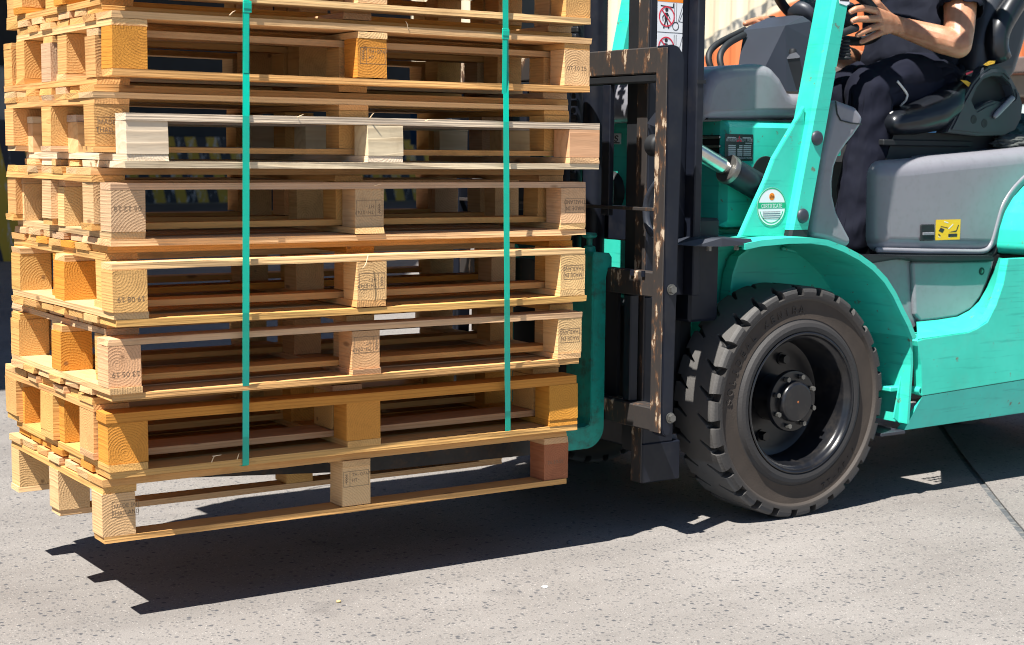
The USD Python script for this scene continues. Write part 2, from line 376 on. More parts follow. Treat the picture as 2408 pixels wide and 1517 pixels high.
def timber(x0, x1, y0, y1, z0, z1, along, seg=6, wob=0.0011, pith=None, skew=0.0):
    """A sawn board or block as (vertices, faces, grain coordinates); its cross-section wanders a little along its length."""
    lo, hi = np.array([x0, y0, z0]), np.array([x1, y1, z1]); k = 'xyz'.index(along); o = [i for i in range(3) if i != k]
    v, f = [], []
    dims = hi-lo
    for s in range(seg+1):
        t = s/seg
        for (a, b) in ((0, 0), (1, 0), (1, 1), (0, 1)):
            p = np.zeros(3); p[k] = lo[k]+t*dims[k]
            p[o[0]] = lo[o[0]]+a*dims[o[0]]+rng.uniform(-wob, wob); p[o[1]] = lo[o[1]]+b*dims[o[1]]+(rng.uniform(-wob, wob)*0.6 if 0 < s < seg else 0)
            if s in (0, seg):
                p[k] += rng.uniform(-wob, wob)*1.5
            v.append(p)
    if seg > 2:
        bow = rng.uniform(-.0018, .0018)
        for s in range(seg+1):
            for q_ in range(4):
                v[s*4+q_][2] += bow*math.sin(math.pi*s/seg)
    for s in range(seg):
        for j in range(4):
            j2 = (j+1) % 4; f.append([s*4+j, s*4+j2, s*4+4+j2, s*4+4+j])
    f.append([3, 2, 1, 0]); e = seg*4; f.append([e, e+1, e+2, e+3])
    v = np.array(v); f = quads(f)
    if k == 1:
        f = f[:, ::-1]
    c = (lo+hi)/2; q = v-c
    if pith is None:
        pith = (rng.uniform(-.07, .07), rng.uniform(-.09, .05))
    gc = np.stack([q[:, o[0]]-pith[0], q[:, o[1]]-pith[1], q[:, k]+rng.uniform(-40, 40)], 1)
    # several vertices share a point, so that each face keeps its own flat shade
    return v, f, gc


class Pallet:
    def __init__(self, label, up, zb, h, t, x0, y0, yaw, wf, tones, grain='y', bt=None, hearts=False, dep=DEP, bd=BD):
        self.p = thing('wooden_pallet', label, 'pallet', (x0, y0, zb-2*t), 'wooden pallets strapped in one stack')
        c, s = math.cos(yaw), math.sin(yaw)
        self.place = lambda v: np.stack([x0+c*v[:, 0]-s*v[:, 1], y0+s*v[:, 0]+c*v[:, 1], v[:, 2]], 1)
        self.zb, self.h, self.wf = zb, h, wf
        bt = bt or t
        bx_ = [0.0, LEN/2-wf/2, LEN-wf]; by_ = [0.0, dep/2-bd/2, dep-bd]
        d0, d1, s0, s1, r0, r1 = (zb+h+t, zb+h+2*t, zb+h, zb+h+t, zb-bt, zb) if up else (zb-2*t, zb-t, zb-t, zb, zb+h, zb+h+bt)
        eps = 0.0004
        nb = 7
        for i in range(nb):
            w = rng.uniform(0.070, 0.090) if 0 < i < nb-1 else 0.094
            y = i/(nb-1)*(dep-w)+(rng.uniform(-.008, .008) if 0 < i < nb-1 else 0)
            e0, e1 = rng.uniform(-.006, .006), rng.uniform(-.006, .006)
            self.add('deck_board', e0, LEN+e1, y, y+w, d0+eps, d1-eps, 'x', rng.choice(tones))
        for i, x in enumerate(bx_):
            e0, e1 = rng.uniform(-.004, .004), rng.uniform(-.004, .004)
            self.add('cross_board', x+e0*.5, x+wf+e0*.5, e0, dep+e1, s0+eps, s1-eps, 'y', rng.choice(tones))
        self.blocks = {}; self.fronts = {}
        for j, y in enumerate(by_):
            for i, x in enumerate(bx_):
                e = rng.uniform(-.0025, .0025); e2 = rng.uniform(-.003, .003)
                tn = rng.choice(tones); pith = None
                g = grain
                if hearts:
                    tn = TAN; g = 'x'; pith = (rng.uniform(-.01, .01), rng.uniform(-.015, .015))
                elif rng.random() < 0.5:
                    pith = (rng.uniform(-.03, .03), rng.uniform(-.03, .05))
                if (i, j) in (bt_ := BLOCK_TONE.get(label[:4], {})):
                    tn = bt_[(i, j)]
                self.fronts[(i, j)] = y+e2
                self.blocks[(i, j)] = self.add('block', x+e, x+wf+e, y+e2, y+bd+e2, zb+eps, zb+h-eps, g, tn, seg=2, pith=pith)
        for i, y in enumerate(by_):
            e0, e1 = rng.uniform(-.006, .006), rng.uniform(-.006, .006)
            self.add('bottom_board', e0, LEN+e1, y+rng.uniform(-.003, .003), y+bd, r0+eps, r1-eps, 'x', rng.choice(tones))

    def add(self, name, x0, x1, y0, y1, z0, z1, along, tn, seg=6, pith=None):
        v, f, gc = timber(x0, x1, y0, y1, z0, z1, along, seg=seg, wob=0.0013 if seg > 2 else 0.0009, pith=pith)
        if name == 'block' and along == 'x' and abs(self.h-.0707) < 1e-6:
            gc[:, :2] *= .25
        if name == 'block':
            v[v[:, 1] < (y0+y1)/2-.01, 1] = y0
        return part(self.p, name, (self.place(v), f), M_WOOD, gc=gc, col=tone(tn))

    def stamp(self, i, lines, flip=False, size=0.011, frame=True, dx=0.0, dz=0.0, mark=False):
        """Ink on the front of front block i: text lines, an outline, the wheat-ear mark."""
        x = [0.0, LEN/2-self.wf/2, LEN-self.wf][i]+self.wf/2+dx; z = self.zb+self.h/2+dz
        flat = []                                        # shapes in a plane (u right, w up)
        k = len(lines)
        for n, s in enumerate(lines):
            tm = meshkit.text_mesh(s, size, 0.0003)
            wd = tm.vertices[:, 0].max()
            u0 = (-0.012 if mark else -wd/2)
            tm.apply_translation([u0, (k/2-n-0.85)*size*1.7+(0.004 if mark else 0), 0]); flat.append((tm.vertices, tm.faces))
        if mark:
            flat.append(_ln([(-0.0265, -0.012), (-0.0265, 0.014)]))
            for q in range(4):
                flat.append(_ln([(-0.0265, -0.009+q*0.0055), (-0.0225, -0.004+q*0.0055)])); flat.append(_ln([(-0.0265, -0.009+q*0.0055), (-0.0305, -0.004+q*0.0055)]))
            flat.append(_ln([(-0.017, -0.018), (-0.017, 0.019)]))
        if frame:
            a, b = (0.034, 0.0185) if mark else (0.030, 0.0175)
            flat.append(_ln([(-a, -b), (a, -b), (a, b), (-a, b), (-a, -b)]))
        v, f = join(*flat)
        s = -1 if flip else 1
        w = np.stack([x+s*v[:, 0], np.full(len(v), self.fronts[(i, 0)]-.00015)-v[:, 2]*0.5, z+s*v[:, 1]], 1)
        part(self.blocks[(i, 0)], 'stamp', (self.place(w), f), M_INK)


def _ln(pts, w=0.0009):
    g = LineString(pts).buffer(w/2, cap_style=2, join_style=2)
    t = trimesh.creation.extrude_polygon(g, 0.0003, engine='earcut')
    return t.vertices, t.faces


BLOCK_TONE = {'lowe': {(0, 0): CREAM, (1, 0): CREAM, (2, 0): REDDISH, (0, 1): CREAM, (0, 2): CREAM},
              'ambe': {(0, 0): ORANGE, (1, 0): ORANGE, (2, 0): ORANGE, (0, 1): ORANGE, (0, 2): ORANGE},
              'pale': {(0, 0): WHITE, (1, 0): WHITE, (2, 0): PINK, (0, 1): CREAM, (0, 2): CREAM},
              'knot': {(0, 1): ORANGE, (1, 0): PINK, (0, 0): PINK}, 'tan ': {(0, 0): TAN, (1, 0): CREAM, (2, 0): CREAM, (0, 1): ORANGE, (0, 2): TAN},
              'top ': {(0, 0): ORANGE, (1, 0): ORANGE, (2, 0): CREAM}}
g1 = dict(bt=0.0145)
P1 = Pallet('lowest pallet of the stack, upright, cream blocks and one reddish right block', True, .1984, .0960, .0166, -.0103, .049, -.002, .0755, [CREAM, CREAM, TAN], **g1)
B2 = Pallet('amber orange pallet lying upside down on the lowest pallet', False, .3638, .0915, .0160, -.0045, .0230, -.008, .0900, [ORANGE, ORANGE, TAN], bt=.022)
A2 = Pallet('pallet with rounded log-end blocks nested in the amber orange one', True, .3638+.0171, .0915, .0160, -.0120, .0920, .000, .0800, [PINK, TAN, TAN], hearts=True, grain='x', dep=.665, bd=.095)
B3 = Pallet('knotty pink-blocked pallet, upside down, third from the bottom at the front', False, .5405, .0900, .0146, -.0171, -.0228, .006, .0741, [TAN, CREAM, PINK])
A3 = Pallet('recessed upright pallet nested behind the knotty pink-blocked one', True, .5551, .0900, .0146, .0050, .0550, 0, .0741, [TAN, CREAM, GREY])
B4 = Pallet('tan pallet with a bright orange middle left block, stamped 19 08 19', False, .7035, .0900, .0155, -.0114, -.0399, .016, .0775, [CREAM, TAN, CREAM])
A4 = Pallet('recessed upright pallet nested behind the one stamped 19 08 19', True, .7190, .0900, .0156, .0060, .0560, .004, .0741, [TAN, ORANGE, TAN], dep=.66)
B5 = Pallet('weathered cream pallet stamped 06 12 18 with a cracked left block', False, .8722, .0900, .0154, .0034, .0080, -.004, .0764, [CREAM, CREAM, GREY])
A5 = Pallet('recessed upright reddish pallet nested behind the one stamped 06 12 18', True, .8876, .0900, .0154, -.0100, .0850, 0, .0741, [PINK, TAN, GREY], dep=.630)
B6 = Pallet('pale whitish low-block pallet jutting out of the middle of the stack', False, 1.0397, .0707, .0150, .0262, -.0296, .005, .0935, [WHITE, CREAM, WHITE], grain='x', bt=.0165)
A7 = Pallet('dark recessed upright pallet nested behind the pale whitish one', True, 1.0557, .0900, .0134, -.0130, .0560, 0, .0780, [TAN, GREY, TAN], dep=.645)
B9 = Pallet('recessed upside-down pallet under the one stamped 07 10 15', False, 1.2050, .0900, .0155, .0090, .0985, 0, .0741, [TAN, TAN, GREY])
P8 = Pallet('top front upright pallet stamped TH and 07 10 15, orange left block', True, 1.2210, .0905, .0155, .0148, .0137, -.004, .0775, [TAN, CREAM, TAN])
B10 = Pallet('recessed upside-down pallet just under the cut-off top row', False, 1.3755, .0900, .0155, .0177, .0935, 0, .0741, [TAN, CREAM, TAN])
A10 = Pallet('topmost visible upright pallet, cut off by the upper edge', True, 1.3915, .0900, .0155, .0126, .0040, 0, .0760, [CREAM, TAN, ORANGE])
B11 = Pallet('upper upside-down pallet above the topmost visible one', False, 1.5440, .0900, .0155, .0080, .0200, 0, .0760, [CREAM, TAN])  # out of view; carries the stack higher so it shades the mast
TH = ['TH-0747', 'HT-']
P1.stamp(1, TH, mark=True, dz=.018, size=.008); P1.stamp(0, ['MADE IN', 'THAILAND'], size=.009, dx=.012, dz=.012, frame=True); P1.stamp(2, ['26.10.15'], frame=False, size=.0085)
for pal, l in ((B3, '13 05 19'), (B4, '19 08 19'), (B5, '06 12 18')):
    pal.stamp(0, [l], flip=True, frame=False, size=.0105, dz=.004 if pal is B5 else -.018)
    pal.stamp(1, TH, flip=True, mark=True, size=.008, dz=.012 if pal is B3 else 0); pal.stamp(2, ['MADE IN', 'THAILAND'], flip=True, size=.0095, dx=.004)
P8.stamp(1, TH, mark=True, size=.008, dz=.006); P8.stamp(2, ['07 10 15'], frame=False, size=.010); A10.stamp(2, ['05.10.15'], frame=False, size=.010, dz=.018)
A7.stamp(0, ['MADE IN', 'THAILAND'], size=.010)

# torn splinters standing off the board edges
M_SPL = simple('raw_splinter', (0.72, 0.55, 0.34), 0.8, var=.1)
for pal, px, py, dx, dz in ((B2, 497, 1088, .004, .016), (B2, 500, 1073, .018, .003), (B2, 557, 1082, .002, .017), (P8, 960, 72, -.012, .02), (B6, 870, 278, .006, .012), (B6, 700, 276, .010, .006), (B4, 866, 600, -.02, -.03), (B6, 1000, 285, .012, .005), (B5, 880, 437, .014, .004), (A10, 540, 36, .010, .010)):
    q = at(px, py, Y=ORIGIN[pal.p][1]-.001); part(pal.p, 'splinter', tube(np.array([q, q+[dx*.5, -.006, dz*.7], q+[dx, -.009, dz]]), [.0012, .0010, .0003], 5), M_SPL)

# ---------------------------------------------------------------- straps round the stack
def ribbon(xy_path, x, w, th=0.0009):
    """A flat band of width w along x following a (y, z) path, or (x offset, y, z)."""
    p = np.array([(x+q[0], q[1], q[2]) if len(q) == 3 else (x, q[0], q[1]) for q in xy_path], float)
    tg = np.gradient(p, axis=0); nn = np.stack([np.zeros(len(p)), tg[:, 2], -tg[:, 1]], 1); nn /= np.linalg.norm(nn, axis=1)[:, None]
    v, q = [], []
    for i in range(len(p)):
        for (a, b) in ((-w/2, 0), (w/2, 0), (w/2, th), (-w/2, th)):
            v.append(p[i]+np.array([a, 0, 0])-nn[i]*b)
    for i in range(len(p)-1):
        for j in range(4):
            j2 = (j+1) % 4; q.append([i*4+j, i*4+j2, i*4+4+j2, i*4+4+j])
    q += [[3, 2, 1, 0], [len(v)-4, len(v)-3, len(v)-2, len(v)-1]]
    return np.array(v), quads(q)


ZB = .3305
def strap_x(px0, px1, y, z):
    """The strap runs straight and a little slanted; x where it lies at height z."""
    t = np.clip((1.5-z)/1.2, 0, 1)
    return at(px0+(px1-px0)*t, at_row(z), Y=y)[0]


def at_row(z):
    return 1180-(z-.3)*950


for n, (p0, p1, pw, lab) in enumerate(((580.5, 578.5, 0.0158, 'left green plastic strap round the pallet stack, clipped at the very top'), (1187.5, 1193.5, 0.0160, 'right green plastic strap round the pallet stack, sealed lower than the other'))):
    xm = strap_x(p0, p1, -.045, .8)
    s = thing('packing_strap', lab, 'strap', (xm, -.045, ZB), 'green straps round the stack')
    sx = lambda y, z: strap_x(p0, p1, y, z)-xm
    yz = [(.0, 1.638), (-.005, 1.60), (-.0065, 1.40), (-.012, 1.25), (-.0375, 1.125), (-.0390, 1.02), (-.0460, .80), (-.0462, .69), (-.030, .56), (.010, .40), (.0155, .345), (.0175, .3335)]
    front = [(sx(0, 1.64), .3, 1.640), (sx(0, 1.64), .03, 1.640)]+[(sx(y, z), y, z) for y, z in yz]
    xb = front[-1][0]
    front += [(xb, .0225, ZB), (xb-.03, .10, ZB), (xb-.03, .4, ZB), (xb, .72, ZB)]
    part(s, 'band', ribbon(front, xm, pw), M_STRAP)
    back = [(xb, .72, ZB), (xb, .815, ZB+.002), (xb, .822, .36), (xb*.5, .823, 1.0), (0, .80, 1.55), (front[0][0], .75, 1.640), (front[0][0], .3, 1.640)]
    part(s, 'band', ribbon(back, xm, pw), M_STRAP)
    q = at(1189, 80, Y=-.015) if n else at(581, 16, Y=-.01)
    yv = -.0125 if n else -.0085
    part(s, 'strap_seal', join(bx(q[0]-.0105, q[0]+.0105, yv-.0040, yv-.0010, q[2]-.013, q[2]+.013, .0012), bx(q[0]-.0095, q[0]+.0095, yv-.0052, yv-.0040, q[2]-.004, q[2]+.009, .0008)), M_STRAP)
    tx = q[0]-xm-.002
    part(s, 'strap_tail', ribbon([(tx, yv-.003, q[2]-.012), (tx-.004, yv-.008, q[2]-.10), (tx-.006, yv-.011, q[2]-.145)], xm, pw*.8), M_STRAP)

# ---------------------------------------------------------------- forklift
def mint_look():
    n = {'g': ('geometry', {}), 'n': ('noise_texture', {'scale': 3.5, 'detail': 6.0, 'roughness': 0.65}), 'r': ('rgb_ramp', {'ramp': [(0.3, (0.024, 0.46, 0.345)), (0.55, (0.036, 0.545, 0.415)), (0.75, (0.052, 0.58, 0.45))]}),
         'm1': ('mapping', {'scale': (2.2, 2.2, 42)}), 'n1': ('noise_texture', {'scale': 1.6, 'detail': 6.0, 'roughness': 0.7}), 'r1': ('rgb_ramp', {'ramp': [(0.56, (0.0,)*3), (0.66, (0.6,)*3)]}), 'a1': ('mix_color', {'b': (0.010, 0.30, 0.235)}),
         'n2': ('noise_texture', {'scale': 27.0, 'detail': 8.0, 'roughness': 0.68}), 'r2': ('rgb_ramp', {'ramp': [(0.63, (0.0,)*3), (0.665, (0.8,)*3)]}), 'a2': ('mix_color', {'b': (0.15, 0.095, 0.055)}),
         'n3': ('noise_texture', {'scale': 9.0, 'detail': 7.0, 'roughness': 0.7}), 'r3': ('rgb_ramp', {'ramp': [(0.5, (0.0,)*3), (0.75, (0.35,)*3)]}), 'a3': ('mix_color', {'b': (0.10, 0.36, 0.28)}),
         'rr': ('map_range', {'to_min': 0.28, 'to_max': 0.50}), 'bm': ('bump', {'strength': 0.05, 'distance': 0.004}), 'p': ('principled_bsdf', {})}
    l = [('g.position', 'n.vector'), ('n.fac', 'r.fac'), ('g.position', 'm1.vector'), ('m1.vector', 'n1.vector'), ('n1.fac', 'r1.fac'), ('r.color', 'a1.a'), ('r1.color', 'a1.fac'),
         ('g.position', 'n2.vector'), ('n2.fac', 'r2.fac'), ('g.position', 'n3.vector'), ('n3.fac', 'r3.fac'), ('a1.result', 'a3.a'), ('r3.color', 'a3.fac'), ('a3.result', 'a2.a'), ('r2.color', 'a2.fac'), ('a2.result', 'p.base_color'),
         ('n3.fac', 'rr.value'), ('rr.result', 'p.roughness'), ('n3.fac', 'bm.height'), ('bm.normal', 'p.normal')]
    return usdkit.material(stage, LOOK+'mint_paint', n, l, surface='p.BSDF')


MINT = mint_look()
MINT_WORN = simple('worn_teal_paint', (0.004, 0.29, 0.22), 0.5, var=0.25, scale=14, dirt=(0.035, 0.03, 0.022), dirt_amt=0.9, dscale=22, bump=0.25, bscale=80)
STEEL = simple('navy_steel', (0.0065, 0.0085, 0.0155), 0.45, var=0.35, scale=6, dirt=(0.032, 0.030, 0.030), dirt_amt=0.45, dscale=10, bump=0.08, bscale=60, spec=0.35)
BLACK = simple('black_grime', (0.008, 0.009, 0.011), 0.6, var=0.4, scale=9)
FORKM = simple('fork_steel', (0.035, 0.032, 0.030), 0.5, 0.5, var=0.4, scale=10, dirt=(0.10, 0.055, 0.025), dirt_amt=0.7, dscale=18, bump=0.2, bscale=90)
GREY = simple('grey_plastic', (0.205, 0.203, 0.225), 0.32, var=0.07, scale=4, dirt=(0.06, 0.055, 0.05), dirt_amt=0.16, dscale=38, bump=0.05, bscale=200)
DGREY = simple('dark_grey_plastic', (0.027, 0.031, 0.042), 0.45, var=0.10, scale=5, bump=0.1, bscale=400)
def tyre_look():
    n = {'g': ('geometry', {}), 'o': ('vector_math', {'math_type': 'subtract', 'vector2': (2.058, 0, .338)}), 's': ('separate_xyz', {}), 'c': ('combine_xyz', {'y': 0.0}), 'd': ('vector_math', {'math_type': 'length'}),
         'n': ('noise_texture', {'scale': 22.0, 'detail': 8.0, 'roughness': 0.7}), 'ad': ('math', {'math_type': 'multiply_add', 'value2': 0.012}), 'mr': ('map_range', {'from_min': .20, 'from_max': .35, 'clamp': True}),
         'r': ('rgb_ramp', {'ramp': [(0.0, (0.020, 0.0195, 0.020)), (0.38, (0.026, 0.023, 0.022)), (0.50, (0.034, 0.027, 0.022)), (0.66, (0.050, 0.038, 0.029)), (0.78, (0.030, 0.027, 0.025)), (0.90, (0.036, 0.034, 0.033)), (0.955, (0.082, 0.077, 0.072)), (1.0, (0.088, 0.083, 0.078))]}),
         'b': ('noise_texture', {'scale': 170.0, 'detail': 4.0}), 'bm': ('bump', {'strength': 0.25, 'distance': 0.004}), 'p': ('principled_bsdf', {'roughness': 0.72})}
    l = [('g.position', 'o.vector1'), ('o.vector', 's.vector'), ('s.x', 'c.x'), ('s.z', 'c.z'), ('c.vector', 'd.vector1'), ('g.position', 'n.vector'), ('n.fac', 'ad.value1'), ('d.value', 'ad.value3'), ('ad.value', 'mr.value'), ('mr.result', 'r.fac'), ('r.color', 'p.base_color'), ('g.position', 'b.vector'), ('b.fac', 'bm.height'), ('bm.normal', 'p.normal')]
    return usdkit.material(stage, LOOK+'tyre_rubber', n, l, surface='p.BSDF')


RUBBER = tyre_look()
RUBBER_D = simple('dusty_sidewall', (0.042, 0.031, 0.023), 0.75, var=0.25, scale=12, bump=0.2, bscale=200)
RIMM = simple('rim_black', (0.008, 0.0085, 0.0105), 0.27, var=0.2, scale=12, dirt=(0.06, 0.05, 0.04), dirt_amt=0.35, dscale=14)
CHROME = simple('worn_chrome', (0.62, 0.60, 0.56), 0.30, 1.0, var=0.15, scale=25)
BOLTM = simple('bolt_steel', (0.20, 0.195, 0.18), 0.38, 0.8, var=0.3, scale=60)
VINYL = simple('black_vinyl', (0.008, 0.0095, 0.013), 0.30, var=0.15, scale=10, bump=0.06, bscale=25)
SHELL = simple('seat_shell_plastic', (0.028, 0.032, 0.040), 0.42, var=0.12, scale=8, bump=0.08, bscale=300)
WHITEP = simple('white_print', (0.72, 0.74, 0.76), 0.45, var=0.05)
INKB = simple('black_print', (0.02, 0.02, 0.022), 0.5, var=0.1)
REDP = simple('red_print', (0.62, 0.02, 0.05), 0.45, var=0.05)
ORANGEP = simple('orange_print', (0.80, 0.22, 0.01), 0.45, var=0.05)
YELLOWP = simple('yellow_print', (0.80, 0.50, 0.01), 0.45, var=0.06)
GREENP = simple('green_print', (0.0, 0.36, 0.17), 0.45, var=0.05)


def rust_look():
    n = {'g': ('geometry', {}), 'm': ('mapping', {'scale': (1, 1, 0.38)}), 'n': ('noise_texture', {'scale': 30.0, 'detail': 8.0, 'roughness': 0.66}),
         'r': ('rgb_ramp', {'ramp': [(0.0, (0.018, 0.016, 0.017)), (0.53, (0.030, 0.024, 0.021)), (0.57, (0.085, 0.042, 0.022)), (0.603, (0.13, 0.070, 0.036)), (0.612, (0.40, 0.31, 0.22)), (0.72, (0.52, 0.40, 0.27)), (0.8, (0.25, 0.11, 0.05))]}),
         'bm': ('bump', {'strength': 0.5, 'distance': 0.002}), 'p': ('principled_bsdf', {'roughness': 0.62})}
    l = [('g.position', 'm.vector'), ('m.vector', 'n.vector'), ('n.fac', 'r.fac'), ('r.color', 'p.base_color'), ('n.fac', 'bm.height'), ('bm.normal', 'p.normal')]
    return usdkit.material(stage, LOOK+'chipped_rusty_paint', n, l, surface='p.BSDF')


RUST = rust_look()
FL = thing('forklift', 'mint green counterbalance forklift carrying the strapped stack of pallets', 'forklift', (2.8, .59, 0))
YC, MC = 0.59, 0.50


def fp(name, mesh, mat, smooth=False, **k):
    return part(FL, name, mesh, mat, smooth=smooth, **k)


def P(pts, Y):
    return [at(x, y, Y=Y) for x, y in pts]


def mir(m, c=YC):
    v, f = join(m); v = v.copy(); v[:, 1] = 2*c-v[:, 1]
    return v, f[:, ::-1]


def hexbolt(p, r, h, axis=1, sgn=-1, wash=True):
    p = np.asarray(p, float); out = []
    for (rr, n, a, b) in ([(r*1.35, 20, 0, h*.18)] if wash else [])+[(r, 6, h*.15, h)]:
        t = trimesh.creation.cylinder(radius=rr, height=b-a, sections=n); t.apply_translation([0, 0, (a+b)/2])
        R = trimesh.geometry.align_vectors([0, 0, 1], np.eye(3)[axis]*sgn); t.apply_transform(R); t.apply_translation(p); out.append(t)
    return join(*out)


# carriage with load backrest
KX, KY = 1.490, -.038          # front face of the carriage, outer face of its near post
def side_post(y0, y1):
    pg = Polygon([(KX, .322), (KX+.006, .304), (KX+.018, .296), (KX+.030, .304), (KX+.039, .332), (KX+.043, .6), (KX+.047, .9), (KX+.055, 1.205), (KX+.055, 1.290), (KX+.049, 1.314), (KX+.034, 1.330), (KX+.015, 1.335), (KX, 1.332)])
    return slab(pg, y0, y1-y0, 0.004, 'y')
KF = 2*MC-KY
fp('side_post', side_post(KY, KY+.047), STEEL); fp('side_post', side_post(KF-.047, KF), STEEL)
fp('worn_edge', bx(KX-.0045, KX-.0005, KY+.0015, KY+.0460, .308, 1.327, .0015), RUST, label='rust-flecked front edge of the carriage post')
i0, i1 = KY+.0475, KF-.0475
fp('top_bar', bx(KX+.001, KX+.022, i0, i1, 1.262, 1.331, .003), RUST); fp('bar_lip', bx(KX+.004, KX+.045, i0, i1, 1.239, 1.2615, .004), BLACK)
for i in range(4):
    y = at(1429, 186, X=KX+.01)[1]+i*.205; fp('backrest_bar', bx(KX+.006, KX+.023, y-.018, y+.018, .88, 1.2385, .002), STEEL)
zr = at(1535, 493, X=KX)[2]; fp('thin_cross_rod', bx(KX-.002, KX+.012, i0, i1, zr-.0045, zr+.0045, .001), RUST)
fp('carriage_bar', bx(KX+.001, KX+.038, i0, i1, .669, .736, .003), RUST); fp('carriage_bar', bx(KX+.001, KX+.060, i0, i1, .308, .371, .003), RUST)
fp('carriage_plate', bx(KX+.042, KX+.052, .215, 1-.215, .373, .667), BLACK)
yv = at(1476, 800, X=KX+.015)[1]; fp('carriage_upright', bx(KX+.012, KX+.040, yv-.016, yv+.016, .373, .667, .003), STEEL); fp('carriage_upright', bx(KX+.012, KX+.040, 1-yv-.016, 1-yv+.016, .373, .667, .003), STEEL)
for y in (.092, .044):
    fp('clip', bx(KX-.004, KX+.0005, y, y+.012, .722, .738), STEEL)
for px, py in ((1578.5, 681), (1576, 983)):
    fp('bolt', hexbolt(at(px, py, Y=KY-.0005), .0108, .012), BOLTM)

# forks
def fork(y0, w=.118):
    a = np.linspace(0, np.pi/2, 9)
    KB = KX-.002
    zt = at(1400, 592, X=KB-.03)[2]
    zo = .232
    outer = [(KB-.06+.06*math.cos(t), zo+.06-.06*math.sin(t)) for t in a]       # heel, outside
    pr = [(1.30, .2943), (KB-.068, .2943), (KB-.053, .300), (KB-.048, .317), (KB-.048, zt-.012), (KB-.042, zt), (KB+.010, zt-.004), (KB+.019, zt-.016), (KB+.019, zt-.052), (KB+.003, zt-.058), (KB, zt-.07)]+outer+[(1.30, zo)]
    fp('fork_shank', slab(Polygon(pr).buffer(0), y0, w, 0.004, 'y'), MINT_WORN)
    bl = [(1.2995, .2943), (1.2995, zo), (.75, .240), (.15, .2825), (.10, .2892), (.10, .2943)]
    fp('fork_blade', slab(Polygon(bl), y0, w, 0.003, 'y'), FORKM)
    fp('lock_pin', lathe([(0, zt+.052), (.019, zt+.050), (.022, zt+.044), (.019, zt+.038), (.008, zt+.034), (.008, zt+.016), (.016, zt+.012), (.018, zt-.002), (0, zt-.003)], (KB-.024, y0+.05, 0), 'z', 20), MINT_WORN, smooth=40)
fork(.212); fork(2*MC-.212-.118)

# mast
def mast(c):
    r = (lambda m: m) if c == 0 else (lambda m: mir(m, MC))
    fp('mast_rail', r(join(bx(1.5475, 1.6820, .1120, .160, .66, 2.10, .003))), STEEL); fp('mast_rail', r(bx(1.5475, 1.6550, .1120, .160, .250, .6598, .003)), STEEL); fp('mast_rail', r(bx(1.5475, 1.6820, .1120, .160, .139, .2498, .003)), STEEL)
    fp('worn_edge', r(bx(1.5425, 1.5470, .1140, .1585, .141, 2.10, .001)), RUST, label='rusty bare front edge of the mast rail')
    fp('mast_rail', r(bx(1.6825, 1.7090, .0740, .1605, .66, 2.10, .003)), STEEL)
    fp('inner_rail', r(bx(1.551, 1.652, .1630, .215, .22, 2.05, .003)), BLACK)
    fp('lift_cylinder', r(lathe([(0, .26), (.034, .26), (.034, 1.52), (.037, 1.522), (.037, 1.56), (.02, 1.562), (.02, 2.1), (0, 2.1)], (1.612, .445, 0), 'z', 24)), STEEL, smooth=40)
    ch = [bx(1.562, 1.570, .478-.010*(k % 2), .496+.010*(k % 2), .62+k*.021, .62+k*.021+.017, .003) for k in range(62)]
    if c == 0: fp('lift_chain', join(*ch), BLACK, kind='stuff')
mast(0); mast(1)
fp('mast_crosshead', bx(1.552, 1.64, .216, .784, 1.95, 2.02, .004), STEEL); fp('mast_tie', bx(1.655, 1.68, .1605, .8395, .20, .30, .004), STEEL); fp('mast_tie', bx(1.655, 1.68, .1605, .8395, .80, .90, .004), STEEL)
q = at(1532, 342, X=1.538); fp('carriage_roller', lathe([(0, -.006), (.020, -.006), (.026, -.002), (.030, .006), (.030, .03), (0, .031)], (1.545, .060, q[2]), 'y', 24), BLACK, smooth=40)
fp('roller_bracket', hull(at(1521, 290, X=1.536), at(1545, 258, X=1.536), at(1545, 300, X=1.536), at(1521, 290, X=1.5412), at(1545, 258, X=1.5412), at(1545, 300, X=1.5412)), DGREY)
fp('hydraulic_hose', tube(bezier_path([at(1546, 428, X=1.533), at(1532, 448, X=1.533), at(1519, 478, X=1.533), at(1520, 520, X=1.533), at(1530, 548, X=1.533), at(1545, 560, X=1.535)], .03), .010, 10), DGREY, smooth=True)
zc_ = at(1640, 192, Y=.073)[2]
fp('cable_tie', bx(1.682, 1.712, .0715, .0735, zc_-.005, zc_+.005), BLACK)

# warning sticker on the mast: two panels, a crossed-out walker and a mast in outline
def sticker_plane(p0, p1, p2, Y):
    """Maps (u, v) in 0..1 (v down) into the plane of constant Y spanned by image corners p0 (top left), p1 (top right), p2 (bottom left)."""
    a, b, c = at(*p0, Y=Y), at(*p1, Y=Y), at(*p2, Y=Y)
    w, h = b[0]-a[0], a[2]-c[2]
    return a, w, h


def decal(parent, name, shp, a, w, h, mat, lift, label=None):
    """A flat print: shape in metres (u right, v down) from the top-left corner a, on a -y face, standing lift proud."""
    gs = [g for g in getattr(shp, 'geoms', [shp]) if g.area > 1e-9]
    ms = []
    for g in gs:
        t = trimesh.creation.extrude_polygon(g, 0.0002, engine='earcut'); v = t.vertices
        ms.append((np.stack([a[0]+v[:, 0], np.full(len(v), a[1]-lift)-v[:, 2], a[2]-v[:, 1]], 1), t.faces))
    return part(parent, name, join(*ms), mat, label=label, kind='stuff' if name in ('pictogram', 'lettering', 'small_print', 'arrows', 'green_print', 'prohibition_sign') else None)


